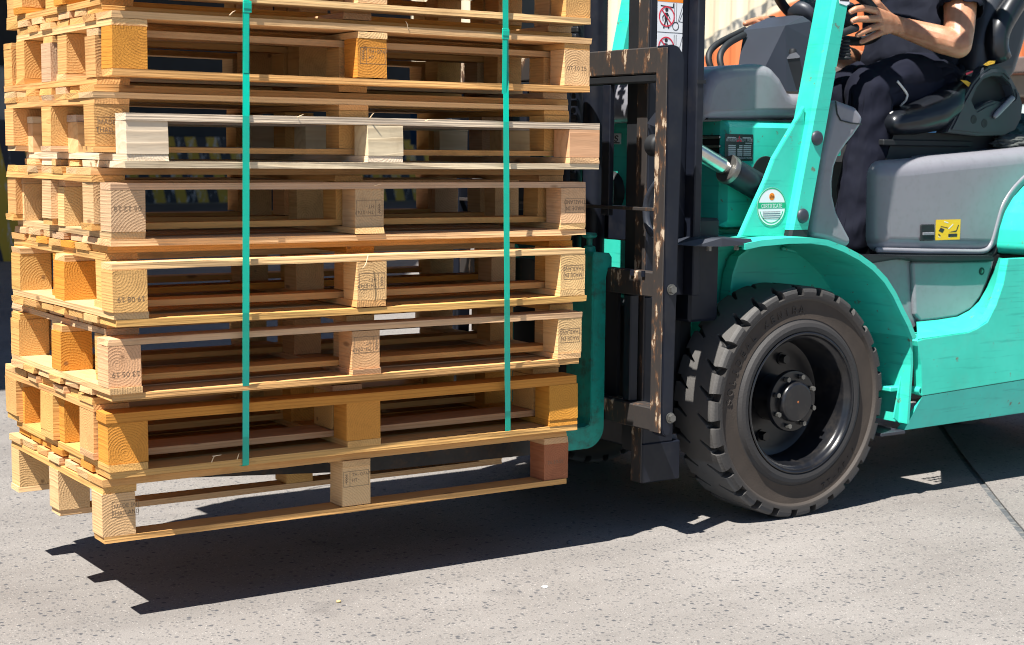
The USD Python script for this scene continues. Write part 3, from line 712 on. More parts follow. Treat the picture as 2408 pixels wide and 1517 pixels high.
from shapely.ops import unary_union
from shapely.geometry import Point
from shapely import affinity
def ring(x, y, r, w): return Point(x, y).buffer(r).difference(Point(x, y).buffer(r-w))
def ln(pts, w): return LineString(pts).buffer(w/2, cap_style=2)
a, w, h = sticker_plane((1546.5, -8), (1606, -8), (1546.5, 206), .1115)
ST = decal(FL, 'warning_sticker', sbox(0, 0, w, h), a, w, h, WHITEP, .0006, 'white warning sticker with crossed-out pedestrians on the mast')
decal(ST, 'orange_band', sbox(0, 0, w, h*.05), a, w, h, ORANGEP, .0009)
blk, red = [], []
for k in range(2):
    o = h*(.055+.335*k)
    def U(u, v): return (u*w, o+v*h*.33)
    blk += [ln([U(.12, .12), U(.62, .16), U(.62, .02)], .003), ln([U(.67, -.02 if k else .0), U(.67, .66)], .0012), ln([U(.75, -.02 if k else .0), U(.75, .66)], .0012), ln([U(1.0, .05), U(.80, .66)], .0012), ln([U(1.0, .30), U(.86, .62), U(1.0, .63)], .0012), ring(*U(.72, .78), .0115, .0022)] if k == 0 else [ln([U(.67, .05), U(.67, .75)], .0012), ln([U(.75, .05), U(.75, .75)], .0012), ln([U(1.0, .1), U(.82, .75)], .0012)]
    cx, cy = U(.36, .50)
    blk += [Point(cx, cy-.020).buffer(.0055), ln([(cx-.001, cy-.012), (cx-.002, cy+.006)], .011), ln([(cx-.002, cy+.004), (cx-.010, cy+.030)], .0045), ln([(cx-.001, cy+.004), (cx+.008, cy+.030)], .0045), ln([(cx-.005, cy-.010), (cx-.014, cy), (cx-.012, cy+.010)], .003), ln([(cx+.004, cy-.009), (cx+.012, cy+.004)], .003)]
    red += [ring(cx, cy-.002, .0275, .0035), ln([(cx-.018, cy-.020), (cx+.018, cy+.018)], .0035)]
blk.append(ln([(0, h*.385), (w, h*.385)], .0012)); blk.append(ln([(0, h*.96), (w, h*.96)], .0012))
decal(ST, 'pictogram', unary_union(blk), a, w, h, INKB, .0010); decal(ST, 'prohibition_sign', unary_union(red), a, w, h, REDP, .0014)

# tilt cylinder
ca, cb = at(1630, 350, Y=.155), at(1835, 470, Y=.155); cd = (cb-ca)/np.linalg.norm(cb-ca)
def along(p0, p1, prof, n=28):
    d = p1-p0; L = np.linalg.norm(d); d /= L; u = np.cross(d, [0, 1, 0]); u /= np.linalg.norm(u); wv = np.cross(d, u)
    a = np.arange(n)/n*2*np.pi; v = np.vstack([p0+d*t*L+r*(np.cos(a)[:, None]*u+np.sin(a)[:, None]*wv) for r, t in prof])
    q = [[i*n+j, i*n+(j+1) % n, (i+1)*n+(j+1) % n, (i+1)*n+j] for i in range(len(prof)-1) for j in range(n)]
    return v, quads(q)
fp('tilt_rod', along(ca, cb, [(0, .02), (.0235, .02), (.0235, .315), (.021, .33), (.021, .345), (.0165, .35), (.0165, .40), (0, .40)]), CHROME, smooth=40)
fp('tilt_gland', along(ca, cb, [(0, .37), (.040, .37), (.043, .38), (.043, .415), (.040, .42), (0, .42)]), BOLTM, smooth=40)
fp('tilt_barrel', along(ca, cb, [(0, .421), (.040, .421), (.040, .99), (0, .99)]), STEEL, smooth=40)
fp('tilt_clevis', join(hull(*[at(x, y, Y=yy) for x, y in ((1598, 330), (1632, 320), (1645, 345), (1640, 385), (1610, 390), (1596, 370)) for yy in (.165, .23)])), STEEL)
fp('bolt', hexbolt(at(1606, 376, Y=.164), .011, .012), BOLTM)

# front frame and cowl
fp('front_axle', bx(1.73, 1.82, .22, .96, .24, .62, .02), BLACK); fp('mast_bracket', bx(1.712, 1.82, .12, .21, .58, .872, .008), STEEL); fp('mast_bracket', bx(1.712, 1.82, .97, 1.06, .58, .872, .008), STEEL)
fp('bracket_foot', bx(1.712, 1.76, .21, .30, .40, .60, .006), BLACK)
fp('cowl', hull(*[(x, y, z) for x in (1.92, 2.30) for y in (.215, .965) for z in (.84, 1.150)], *[(x, y, z) for x in (1.905, 2.31) for y in (.230, .95) for z in (.845, 1.150)], *[(x, y, z) for x in (1.915, 2.30) for y in (.20, .98) for z in (.86, 1.13)]), MINT)
fp('cowl_base', bx(1.93, 2.30, .285, .895, .45, .839, .01), MINT); fp('dash_base', bx(2.312, 2.385, .215, .965, 1.05, 1.1490, .004), MINT)
p = at(1800, 410, Y=.1995); fp('dark_opening_disc', lathe([(0, .0), (.052, -.0006), (.056, .002)], (p[0], .1995, p[2]), 'y', 32), BLACK)  # flat black disc; the darkness of the opening is put into its colour
fp('frame_side', bx(1.82, 2.30, .285, .895, .28, .445, .01), MINT)
dash = P([(1651, 287.5), (1652, 240), (1659, 205), (1671, 180), (1693, 162), (1727, 154), (1786, 149), (1806, 151), (1822, 158), (1843, 182), (1861, 216), (1868, 220), (1965, 222), (1970, 280), (1806, 281)], .205)
fp('dash_cover', rplate(dash, .77, .034), GREY, smooth=35)
fp('dash_seam', bx(1.84, 2.40, .2095, .97, 1.1495, 1.1545), BLACK)
pod = [(2.311, .400, 1.451), (2.205, .385, 1.300), (2.311, .590, 1.448), (2.205, .500, 1.300), at(1760, 62, Y=.66), at(1806, 42, Y=.68), at(1866, 36, Y=.56), at(1888, 38, Y=.46), at(1906, 50, Y=.43), at(1945, 110, Y=.42), at(1940, 215, Y=.40), at(1850, 215, Y=.375), (2.40, .62, 1.30)]
fp('instrument_pod', hull(pod), DGREY)
fp('column_shroud', tube(bezier_path([at(1880, 45, Y=.60), at(1900, 28, Y=.60), at(1950, 22, Y=.60), at(1990, 40, Y=.60)], .05), .05, 16), DGREY, smooth=True)
fp('grab_rail', tube(bezier_path([at(1752, 70, Y=.62), at(1682, 104, Y=.60), at(1662, 132, Y=.58), at(1678, 178, Y=.56)], .06, 8), .0105, 12), BLACK, smooth=True)
fp('grab_rail', tube(bezier_path([at(1750, 82, Y=.56), at(1708, 104, Y=.53), at(1690, 132, Y=.51), at(1700, 172, Y=.49)], .06, 8), .0105, 12), BLACK, smooth=True)
lv = fp('hand_lever', hull(*[at(x, y, Y=yy) for x, y in ((1850, 136), (1857, 128), (1872, 124), (1880, 133), (1895, 205), (1873, 212)) for yy in (.26, .30)]), BLACK)
part(lv, 'lit_lever_top', hull(*[at(x, y, Y=yy) for x, y in ((1850, 136), (1858, 127), (1872, 123), (1881, 132), (1880, 136), (1851, 139)) for yy in (.258, .302)]), GREY); part(lv, 'button', lathe([(0, .016), (.010, .015), (.012, .008), (.012, 0)], at(1864, 127, Y=.28), 'z', 16), BLACK, smooth=40)  # grey top piece: sunlight on the black lever, put into its colour
# grille with lamp, data plate, letters
def on_front(X, x0, y0, x1, y1, d):
    p, q = at(x0, y0, X=X), at(x1, y1, X=X); return bx(X-d, X, p[1], q[1], p[2], q[2])
gr = fp('lamp_grille', on_front(1.9155, 1651, 318, 1698, 376, .012), BLACK)
for yy in (323, 344, 364):
    p, q = at(1653, yy-3, X=1.902), at(1696, yy+3, X=1.902); part(gr, 'grille_bar', bx(1.896, 1.9040, p[1], q[1], p[2], q[2], .002), CHROME)
a, w, h = sticker_plane((1705, 315), (1771, 315), (1705, 378), .1990)
DP = decal(FL, 'data_plate', sbox(0, 0, w, h), a, w, h, INKB, .0008, 'black maker data plate with white lettering and red three-diamond mark')
def txt(s, x, y, size, spread=None):
    t = meshkit.text_mesh(s, size, 0.0002); k = (spread/ t.vertices[:, 0].max()) if spread else 1
    gs = [Polygon(t.vertices[f][:, :2]*[k, -1]) for f, n in zip(t.faces, t.face_normals) if n[2] > .5]
    return affinity.translate(unary_union([g.buffer(1e-6) for g in gs]), x, y)
dia = lambda cx, cy, ang: affinity.rotate(affinity.translate(Polygon([(0, 0), (.0035, -.006), (0, -.012), (-.0035, -.006)]), cx, cy), ang, origin=(cx, cy))
decal(DP, 'emblem', unary_union([dia(w*.5, .016, 0), dia(w*.5, .016, 120), dia(w*.5, .016, 240)]), a, w, h, REDP, .0012)
rows = [txt('MITSUBISHI FORKLIFT TRUCK', w*.03, h*.27, .0085, w*.94)]+[sbox(w*.08, h*.11, w*.38, h*.15), sbox(w*.62, h*.11, w*.92, h*.15), sbox(w*.72, h*.32, w*.95, h*.35)]
for i in range(6):
    y = h*(.41+.07*i); rows += [sbox(w*.12, y, w*.38, y+h*.042), sbox(w*(.44 if i > 1 else .5), y, w*.62, y+h*.042), sbox(w*.66, y, w*.93, y+h*.042)]
rows.append(txt('HEAVY INDUSTRIES', w*.2, h*.93, .006))
decal(DP, 'lettering', unary_union([g.buffer(0) for g in rows]), a, w, h, simple('plate_print', (0.45, 0.46, 0.47), 0.5), .0011)
# letters on the cowl's front face (-x): u runs towards -y
def front_print(name, parent, s, px, py, size, mat, X, box_px=None, label=None):
    p = at(px, py, X=X); t = meshkit.text_mesh(s, size, .0003); v = t.vertices
    return part(parent, name, (np.stack([X-.0012-v[:, 2], p[1]-v[:, 0]+v[:, 1]*0, p[2]+v[:, 1]], 1), t.faces), mat, label=label)
p, q = at(1425, 314, X=1.9055), at(1461, 339, X=1.9055)
ps = fp('logo_sticker', bx(1.9020, 1.9055, p[1], q[1], p[2], q[2]), WHITEP, label='white sticker with black slanted letters'); pp = at(1434, 333, X=1.902); t = meshkit.text_mesh('PS', .019, .0004, True); v = t.vertices
part(ps, 'lettering', (np.stack([1.9018-v[:, 2], pp[1]-v[:, 0]*1.25-v[:, 1]*.25, pp[2]+v[:, 1]], 1), t.faces), INKB); part(ps, 'underline', bx(1.9010, 1.9018, p[1]-.008, q[1]+.004, q[2]+.002, q[2]+.006), INKB)
fp('black_dome', lathe([(0, -.03), (.05, -.025), (.07, 0), (.07, .05)], (1.91, .74, .93), 'x', 24), BLACK, smooth=40)  # black dome set where the cowl front has a dark opening

# overhead guard
E0, E1, R0, R1, L0 = at(1962, 0, Y=.07), at(1864.5, 520, Y=.07), at(2001, 0, Y=.07), at(1906, 535, Y=.07), (1939.75, 0)
def lineX(a, b, z): return a[0]+(b[0]-a[0])*(z-a[2])/(b[2]-a[2])
def pillar(z0, z1, yd=.075, c=.010):
    pts = []
    for z in (z0, z1):
        xe, xr = lineX(E0, E1, z), lineX(R0, R1, z)
        for (x, y) in ((xe+c, .07), (xr-c, .07), (xr, .07+c), (xr, .07+yd), (xe, .07+yd), (xe, .07+c)):
            pts.append((x, y, z))
    return hull(pts)
zb_ = at(1862, 541, Y=.07)[2]
fp('guard_pillar', pillar(zb_, 2.12), MINT); fp('guard_pillar', mir(pillar(zb_, 2.12)), MINT)
fp('pillar_foot', pillar(zb_-.028, zb_-.0005, .08, .008), BLACK)
for px, py in ((1921, 325), (1887.5, 508)):
    p = at(px, py, Y=.07); fp('rubber_plug', lathe([(0, -.010), (.014, -.009), (.020, -.005), (.022, 0), (.022, .004)], (p[0], .07, p[2]), 'y', 28), DGREY, smooth=40)
a, w, h = sticker_plane((1972, -6), (1998, -6), (1972, 12), .0695)
LB = decal(FL, 'torn_label', Polygon([(0, 0), (w, 0), (w*.98, h*.75), (w*.7, h), (w*.05, h*.75)]), a, w, h, WHITEP, .0006); decal(LB, 'label_remains', sbox(w*.1, 0, w*.95, h*.42), a, w, h, INKB, .0010)
gus = P([(1893, 250), (1821, 372), (1801, 424), (1771, 490), (1742, 556), (1862, 557), (1871, 470), (1893, 360)], .096)
fp('gusset', plate(gus, .016, .003), MINT); fp('gusset', mir(plate(gus, .016, .003)), MINT)
cc = at(1814, 487, Y=.0958); CR_ = .056
def disc(r, r0=0): return Point(CR_, CR_).buffer(r, 32).difference(Point(CR_, CR_).buffer(r0)) if r0 else Point(CR_, CR_).buffer(r, 32)
ca_ = np.array([cc[0]-CR_, .0958, cc[2]+CR_])
CS = decal(FL, 'certificate_sticker', disc(CR_), ca_, 0, 0, WHITEP, .0006, 'round white and green certificate sticker on the pillar gusset')
decal(CS, 'green_print', unary_union([disc(CR_*.99, CR_*.93), sbox(.002, .043, 2*CR_-.002, .060).intersection(disc(CR_*.93)), disc(CR_*.84, CR_*.79).intersection(sbox(0, .068, .2, .2))]), ca_, 0, 0, GREENP, .0010)
decal(CS, 'lettering', txt('CERTIFICATE', .016, .0585, .0115, .080), ca_, 0, 0, WHITEP, .0014)
decal(CS, 'emblem', affinity.translate(Point(0, 0).buffer(.0105), CR_, .026), ca_, 0, 0, ORANGEP, .0010)
decal(CS, 'small_print', unary_union([txt('JIVA', CR_-.009, .030, .0075, .018)]+[ln([(.022, .070+.006*i), (.090, .070+.006*i)], .0016) for i in range(4)]), ca_, 0, 0, INKB, .0016)
fp('guard_pillar', hull(*[(x, y, z) for (x, z) in ((3.42, .95), (3.47, .95), (3.46, 2.12), (3.41, 2.12)) for y in (.09, .15)]), MINT); fp('guard_pillar', hull(*[(x, y, z) for (x, z) in ((3.42, .95), (3.47, .95), (3.46, 2.12), (3.41, 2.12)) for y in (1.03, 1.09)]), MINT)
xr_ = lineX(E0, E1, 2.12)  # guard roof is out of view; thin slats shade the cab only lightly
fp('roof_rail', bx(xr_, 3.50, .07, .13, 2.1205, 2.18, .008), MINT); fp('roof_rail', bx(xr_, 3.50, 1.05, 1.11, 2.1205, 2.18, .008), MINT); fp('roof_crossbar', bx(xr_, xr_+.06, .1305, 1.0495, 2.122, 2.178, .006), MINT); fp('roof_crossbar', bx(3.44, 3.50, .1305, 1.0495, 2.122, 2.178, .006), MINT)
for i in range(7):
    x = xr_+.19+i*.145; fp('roof_slat', bx(x, x+.03, .1305, 1.0495, 2.125, 2.170, .004), MINT)

# grey leg fairing, floor
fair = P([(1908, 557), (1934, 375), (1965, 233), (1976, 237), (2016, 252), (2033, 276), (2028, 294), (2012, 318), (1994, 340), (1976, 366), (1966, 392), (1961, 427), (1962, 459), (1971, 499), (1990, 537), (2020, 592), (1985, 578), (1946, 563)], .115)
fp('leg_fairing', rplate(fair, .12, .018), GREY, smooth=35)
fp('fairing_seam', tube([at(1965, 238, Y=.1130), at(1969, 268, Y=.1130), at(1977, 283, Y=.1130), at(2000, 289, Y=.1130), at(2026, 292, Y=.1145)], .0022, 6), BLACK)
fp('floor_plate', bx(2.20, 2.80, .28, .90, .60, .64, .004), BLACK); fp('scuttle', hull(*[(x, y, z) for (x, z) in ((2.32, .64), (2.40, .64), (2.44, 1.04), (2.36, 1.04)) for y in (.30, .90)]), BLACK)
fp('chassis', bx(2.525, 2.80, .215, .96, .26, .598, .01), BLACK); fp('chassis', bx(2.81, 3.95, .215, .96, .26, .735, .01), BLACK)

# front fender
arc = [(1751.5, 573), (1789, 565), (1806, 563.5), (1856, 559), (1906, 558.5), (1946, 564), (1986, 579), (2023.5, 599), (2056, 623), (2085, 654), (2106, 687), (2126, 729), (2141, 758), (2153.5, 791)]
rim = [at(x, y, Y=-.004) for x, y in arc]
rear = [(2.508, .42), (2.500, .24)]
line2 = LineString([(p[0], p[2]) for p in rim]+rear)
def arch(line, y0, y1, th=.010):
    o = np.array(line.coords); inner = np.array(line.parallel_offset(th, 'right', join_style=2).coords)
    if np.linalg.norm(inner[0]-o[0]) > np.linalg.norm(inner[-1]-o[0]): inner = inner[::-1]
    return slab(Polygon(list(map(tuple, o))+list(map(tuple, inner[::-1]))).buffer(0), y0, y1-y0, .0, 'y')
fd = fp('fender', arch(line2, .010, .27), MINT); part(fd, 'fender_lip', arch(LineString([(p[0], p[2]) for p in rim]), -.006, .0095, .017), MINT); fp('fender', mir(arch(line2, -.006, .27)), MINT)
fe = [(p[0], p[2]) for p in P([(1750, 584), (1724, 604), (1710, 645), (1704, 690), (1704, 800)], .255)]
iw = Polygon(fe[::-1]+[(p[0], p[2]-.011) for p in rim if p[0] > fe[0][0]]+[(2.496, .42), (2.489, .24), (fe[-1][0], .24)]).buffer(0)
fp('wheel_well', slab(iw, .262, .012, 0, 'y'), MINT); fp('wheel_well', mir(slab(iw, .262, .012, 0, 'y')), MINT)
fl_ = np.array(fe); fp('well_flange', slab(LineString(fe).buffer(.004, cap_style=2), .228, .0335, 0, 'y'), MINT)
fp('well_rib', tube(P([(1838, 584), (1905, 598), (1950, 640), (1972, 700)], .255), .006, 8), MINT, smooth=True)
fp('mud_shelf', bx(2.40, 2.508, .03, .26, .205, .216, .002), DGREY); fp('well_bracket', join(bx(2.455, 2.4985, .05, .20, .335, .350, .003)), MINT)
fp('step_pad', hull([(1.64, .02, .802), (1.64, .12, .802), (1.60, .05, .806), (1.60, .11, .806), (1.72, 0, .80), (1.84, .0, .803), (1.86, .03, .806), (1.86, .12, .806), (1.72, .0, .823), (1.83, .005, .819), (1.83, .12, .819), (1.70, .12, .826), (1.66, .03, .820)]), DGREY)
for x in (1.70, 1.80):
    fp('bolt', hexbolt((x, .03, .801), .008, .014, axis=2), BOLTM)

# lower body, step, hood, counterweight
def poly3(pts, th): return hull(*[p for p in pts], *[p+np.array([0, th, 0]) for p in pts])
up = P([(2157, 803), (2172, 798), (2276, 783), (2297, 774), (2322, 758), (2343, 717), (2360, 667), (2371, 609), (2520, 603), (2560, 640), (2560, 868), (2408, 892), (2168.5, 931), (2166, 858)], 0.0)
fp('side_panel', plate(up, .030, .0015), MINT)
zl = .214
fp('lower_skirt', hull(at(2169, 932, Y=.0005), at(2169, 932, Y=.0305), at(2560, 868.5, Y=.0005), at(2560, 868.5, Y=.0305), (2.512, .040, zl), (2.512, .070, zl), (at(2560, 868, Y=0)[0], .040, zl+.012), (at(2560, 868, Y=0)[0], .070, zl+.012)), MINT)
fp('hinge_tube', lathe([(.008, -.018), (.012, -.018), (.012, .03), (.008, .03), (.008, -.018)], at(2156, 918, Y=.02)+np.array([0, -.0, 0]), 'y', 16), MINT, smooth=40)
fp('panel_bracket', join(bx(2.500, 2.513, .035, .06, .27, .47, .003), hull((2.470, .045, .255), (2.500, .045, .235), (2.506, .045, .30), (2.50, .045, .40), (2.470, .05, .255), (2.500, .05, .235), (2.506, .05, .30), (2.50, .05, .40))), MINT)
C1 = P([(2369, 609), (2358, 667), (2341, 716), (2320, 755), (2296, 772), (2276, 780.5), (2225, 788), (2158, 797)], .004)
C2 = P([(2349, 606), (2336, 640), (2321, 676), (2302, 709), (2280, 730), (2251, 745), (2206, 752), (2155, 757)], .188)
nv = len(C1); rv = np.array(C1+C2+[p+np.array([.012, .002, -.014]) for p in C1]+[p+np.array([.012, .002, -.014]) for p in C2])
rf = []
for i in range(nv-1):
    rf += [[i, i+1, nv+i+1, nv+i], [2*nv+i, 3*nv+i, 3*nv+i+1, 2*nv+i+1], [i, 2*nv+i, 2*nv+i+1, i+1], [nv+i, nv+i+1, 3*nv+i+1, 3*nv+i]]
rf += [[0, nv, 3*nv, 2*nv], [nv-1, 3*nv-1, 4*nv-1, 2*nv-1]]
st_ = fp('step', (rv, quads(rf)), MINT, smooth=40)
tr = []
for i in range(11):
    for j in range(4):
        x, y = 2.545+i*.022, .022+j*.026; z0 = np.interp(x, [2.51, 2.76], [.497, .503])+.0015+.020*(y-.004)/.131*0
        zz = .4965+(y-.004)*.055; tr.append(bx(x, x+.013, y, y+.014, zz-.01, zz+.0022, .001))
part(st_, 'tread_grip', join(*tr), MINT)
lg = P([(1985, 598), (2080, 610), (2337, 612), (2333, 629), (2325, 654), (2308, 697), (2286, 727), (2251, 746), (2206, 753), (2161, 757), (2141, 780), (2085, 720), (2040, 665)], .205)
fp('lower_panel', plate(lg, .03, .002), GREY)
lg2 = P([(2146, 615), (2337, 612), (2333, 629), (2325, 654), (2308, 697), (2286, 727), (2251, 746), (2206, 753), (2166, 757), (2152, 740)], .190)
lp = fp('lower_panel', rplate(lg2, .0135, .010), GREY, smooth=35)
p = at(2308.5, 638, Y=.1895); part(lp, 'dark_hole_disc', lathe([(0, .0), (.013, -.0006), (.013, .004)], (p[0], .1895, p[2]), 'y', 20), BLACK); part(lp, 'screw', hexbolt((p[0], .1890, p[2]), .005, .003), BOLTM)  # flat black disc; the shade inside the screw hole is its colour
fp('rubber_seal', plate(P([(2022, 598), (2130, 601), (2336, 602), (2340, 608), (2337, 615), (2240, 618), (2150, 615), (2124, 608), (2046, 621)], .172), .05, .006), BLACK, smooth=35)
hood = P([(2066, 594), (2080, 594), (2200, 597), (2324, 598), (2420, 598), (2620, 598), (2620, 340), (2470, 340), (2408, 348), (2330, 356), (2230, 365), (2150, 374), (2095, 378), (2070, 379)], .215)
fp('engine_hood', rplate(hood, .056, .052), GREY, smooth=35)
hq = Polygon([(p[0], p[2]) for p in hood]).intersection(sbox(2.86, 0, 9, 3)).buffer(-.004)
fp('engine_hood', slab(hq, .2725, .80, .02, 'y'), GREY, smooth=35)
ed = P([(2060, 588), (2200, 591), (2312, 592), (2327, 584), (2337, 552), (2354, 487), (2377, 448), (2407, 416), (2440, 391), (2500, 371)], .218)
fp('hood_rim', tube(bezier_path(ed, .03), .0085, 10), GREY, smooth=True)
es = P([(2060, 600), (2320, 604), (2338, 596), (2346, 556), (2362, 492), (2384, 455), (2412, 425), (2444, 400), (2500, 380)], .225)
fp('hood_gasket', tube(bezier_path(es, .03), .011, 8), BLACK, smooth=True)
cw = P([(2347, 597), (2349, 587), (2355, 539), (2368, 499), (2386, 467), (2411, 439), (2452, 408), (2520, 386), (2680, 384), (2700, 420), (2700, 590)], .205)
fp('counterweight', rslab(Polygon([(p[0], p[2]) for p in cw]), .042, 1.096, .030), MINT, smooth=35)
fp('counterweight_base', bx(3.35, 4.10, .05, 1.13, .24, .80, .02), MINT)
p, q = at(2163.5, 528, Y=.2145), at(2195, 565.5, Y=.2145)
la = fp('hood_latch', join(bx(p[0], q[0], .210, .2155, q[2], p[2], .003)), BLACK); part(la, 'latch_tab', bx(p[0]+.008, q[0]-.004, .207, .2105, (p[2]+q[2])/2-.008, (p[2]+q[2])/2+.001, .001), GREY)
a, w, h = sticker_plane((2200.5, 517), (2258.5, 517), (2200.5, 565), .2145)
YS = decal(FL, 'yellow_sticker', sbox(0, 0, w, h), a, w, h, YELLOWP, .0006, 'yellow instruction sticker with a black tilting seat drawing')
U = lambda u, v: (u*w, v*h)
decal(YS, 'pictogram', unary_union([Polygon([U(.12, .55), U(.2, .38), U(.36, .48), U(.28, .65)]), ln([U(.2, .32), U(.5, .42)], .002), Polygon([U(.55, .62), U(.84, .54), U(.84, .62)]), ln([U(.84, .58), U(.92, .28)], .004), sbox(*U(.52, .7), *U(.88, .86)), ln([U(.12, .7), U(.2, .8)], .004)]), a, w, h, INKB, .0010)
decal(YS, 'arrows', unary_union([ln([U(.52, .46), U(.7, .24)], .003), ln([U(.34, .10), U(.5, .16)], .003), sbox(*U(.52, .8), *U(.6, .88)), ln([U(.12, .84), U(.2, .86)], .002)]), a, w, h, WHITEP, .0010)

# seat
sq = [(2106, 291, .036), (2150, 282, .049), (2198, 268, .058), (2232, 246, .054), (2258, 216, .036), (2272, 200, .022)]
sbl = {}
for i, (x, y, r) in enumerate(sq):
    q = at(x, y, Y=.365); sbl[f'n{i}'] = (q, r); sbl[f'f{i}'] = (q+np.array([0, .47, 0]), r); sbl[f'm{i}'] = (q+np.array([0, .235, -.02 if i < 4 else -.06]), r)
fp('seat_cushion', blob(sbl, [(f'{a_}{i}', f'{a_}{i+1}') for i in range(5) for a_ in 'nf']+[(f'n{i}', f'n{i+1}', f'm{i}', f'm{i+1}') for i in range(4)]+[(f'f{i}', f'f{i+1}', f'm{i}', f'm{i+1}') for i in range(4)], edge=.02, it=10), VINYL, smooth=True)
sh = Polygon([(p[0], p[2]) for p in P([(2228, 312), (2245, 280), (2263, 240), (2288, 195), (2310, 168), (2328, 155), (2351, 152), (2370, 164), (2385, 190), (2400, 220), (2408, 245), (2404, 280), (2390, 306), (2365, 318), (2300, 320)], .315)])
ho = Polygon([(p[0], p[2]) for p in P([(2291, 236), (2303, 208), (2318, 190), (2336, 183), (2358, 184), (2376, 202), (2384, 226), (2366, 236), (2340, 232), (2318, 240), (2298, 252)], .315)]).buffer(.012).buffer(-.006)
fp('seat_side_shell', slab(sh.buffer(.01).buffer(-.01).difference(ho), .315, .05, .012, 'y'), SHELL, smooth=40)
fp('shell_back', slab(sh.buffer(-.02), .355, .02, 0, 'y'), BLACK)
fp('recline_lever', tube(bezier_path(P([(2338, 276), (2350, 262), (2366, 246), (2381, 230)], .308), .03), [.007]*1+[.010]*(len(bezier_path(P([(2338, 276), (2350, 262), (2366, 246), (2381, 230)], .308), .03))-1), 10), GREY, smooth=True)
for px, py in ((2290, 281), (2315, 290)):
    p = at(px, py, Y=.3145); fp('dark_recess_disc', lathe([(0, .0), (.014, -.001), (.016, .002)], (p[0], .3145, p[2]), 'y', 18), BLACK)  # flat black discs, the shade of the recesses put into colour
bk = P([(2292, 200), (2300, 150), (2306, 100), (2322, 40), (2345, -40), (2360, -120), (2480, -120), (2450, 0), (2415, 120), (2395, 185)], .40)
fp('seat_back', rplate(bk, .40, .05), SHELL, smooth=40)
fp('back_bolster', tube(bezier_path(P([(2350, 140), (2341, 110), (2346, 70), (2372, 25), (2395, -10), (2412, -80)], .385), .08, 6), .042, 16), VINYL, smooth=True); fp('back_bolster', tube(bezier_path(P([(2350, 140), (2341, 110), (2346, 70), (2372, 25), (2395, -10), (2412, -80)], .385)+np.array([0, .42, 0]), .08, 6), .042, 16), VINYL, smooth=True)
fp('seat_rail', bx(2.72, 3.15, .36, .40, 1.085, 1.105, .003), BLACK); fp('seat_rail', bx(2.72, 3.15, .76, .80, 1.085, 1.105, .003), BLACK); fp('seat_base', hull(*[(x, y, z) for (x, z) in ((2.74, 1.03), (3.40, 1.05), (3.36, 1.13), (2.78, 1.13)) for y in (.37, .80)]), BLACK)
bu = fp('belt_buckle', hull(*[at(x, y, Y=yy) for x, y in ((2264, 176), (2274, 165), (2290, 166), (2284, 180)) for yy in (.31, .335)]), BLACK); part(bu, 'release_button', hull(*[at(x, y, Y=yy) for x, y in ((2271, 172), (2288, 166), (2287, 170), (2272, 177)) for yy in (.3065, .312)]), REDP)
fp('exposed_foam', join(hull(*[at(x, y, Y=yy) for x, y in ((2312, 152), (2326, 143), (2341, 143), (2338, 150), (2320, 155)) for yy in (.312, .345)]), hull(*[at(x, y, Y=yy) for x, y in ((2258, 188), (2274, 190), (2288, 198), (2278, 205)) for yy in (.325, .345)])), simple('yellow_foam', (0.60, 0.34, 0.03), 0.9, var=0.3, scale=80, bump=0.8, bscale=250))

# steering wheel
SWC, SWT = np.array([2.690, .60, 1.538]), .567
sn, sa = np.array([math.sin(SWT), 0, math.cos(SWT)]), np.array([math.cos(SWT), 0, -math.sin(SWT)])
sb = np.array([0, 1.0, 0]); tt = np.arange(64)/64*2*np.pi
sw = fp('steering_wheel', tube(SWC+.185*(np.cos(tt)[:, None]*sa+np.sin(tt)[:, None]*sb), .0165, 14, closed=True), BLACK, smooth=True)
part(sw, 'hub', along(SWC-sn*.05, SWC+sn*.01, [(0, 0), (.05, .0), (.055, .6), (.04, 1), (0, 1)]), DGREY, smooth=40)
for k in (0.5, 2.6, 4.7):
    part(sw, 'spoke', tube([SWC-sn*.02, SWC+.185*(math.cos(k)*sa+math.sin(k)*sb)], .010, 8), BLACK, smooth=True)
fp('steering_column', tube([SWC-sn*.05, SWC-sn*.42-sa*.12], .032, 14), BLACK, smooth=True)
fp('column_lever', tube(P([(1968, 82), (1990, 74), (2014, 65)], .40), [.011, .012, .013], 14), BLACK, smooth=True)
fp('column_boot', join(*[lathe([(0, k*.011), (.020-.001*k, k*.011), (.023-.001*k, k*.011+.005), (.019-.001*k, k*.011+.010), (0, k*.011+.010)], at(1986, 118, Y=.42)+np.array([0, 0, -.03]), 'z', 16) for k in range(6)]), BLACK, smooth=30)

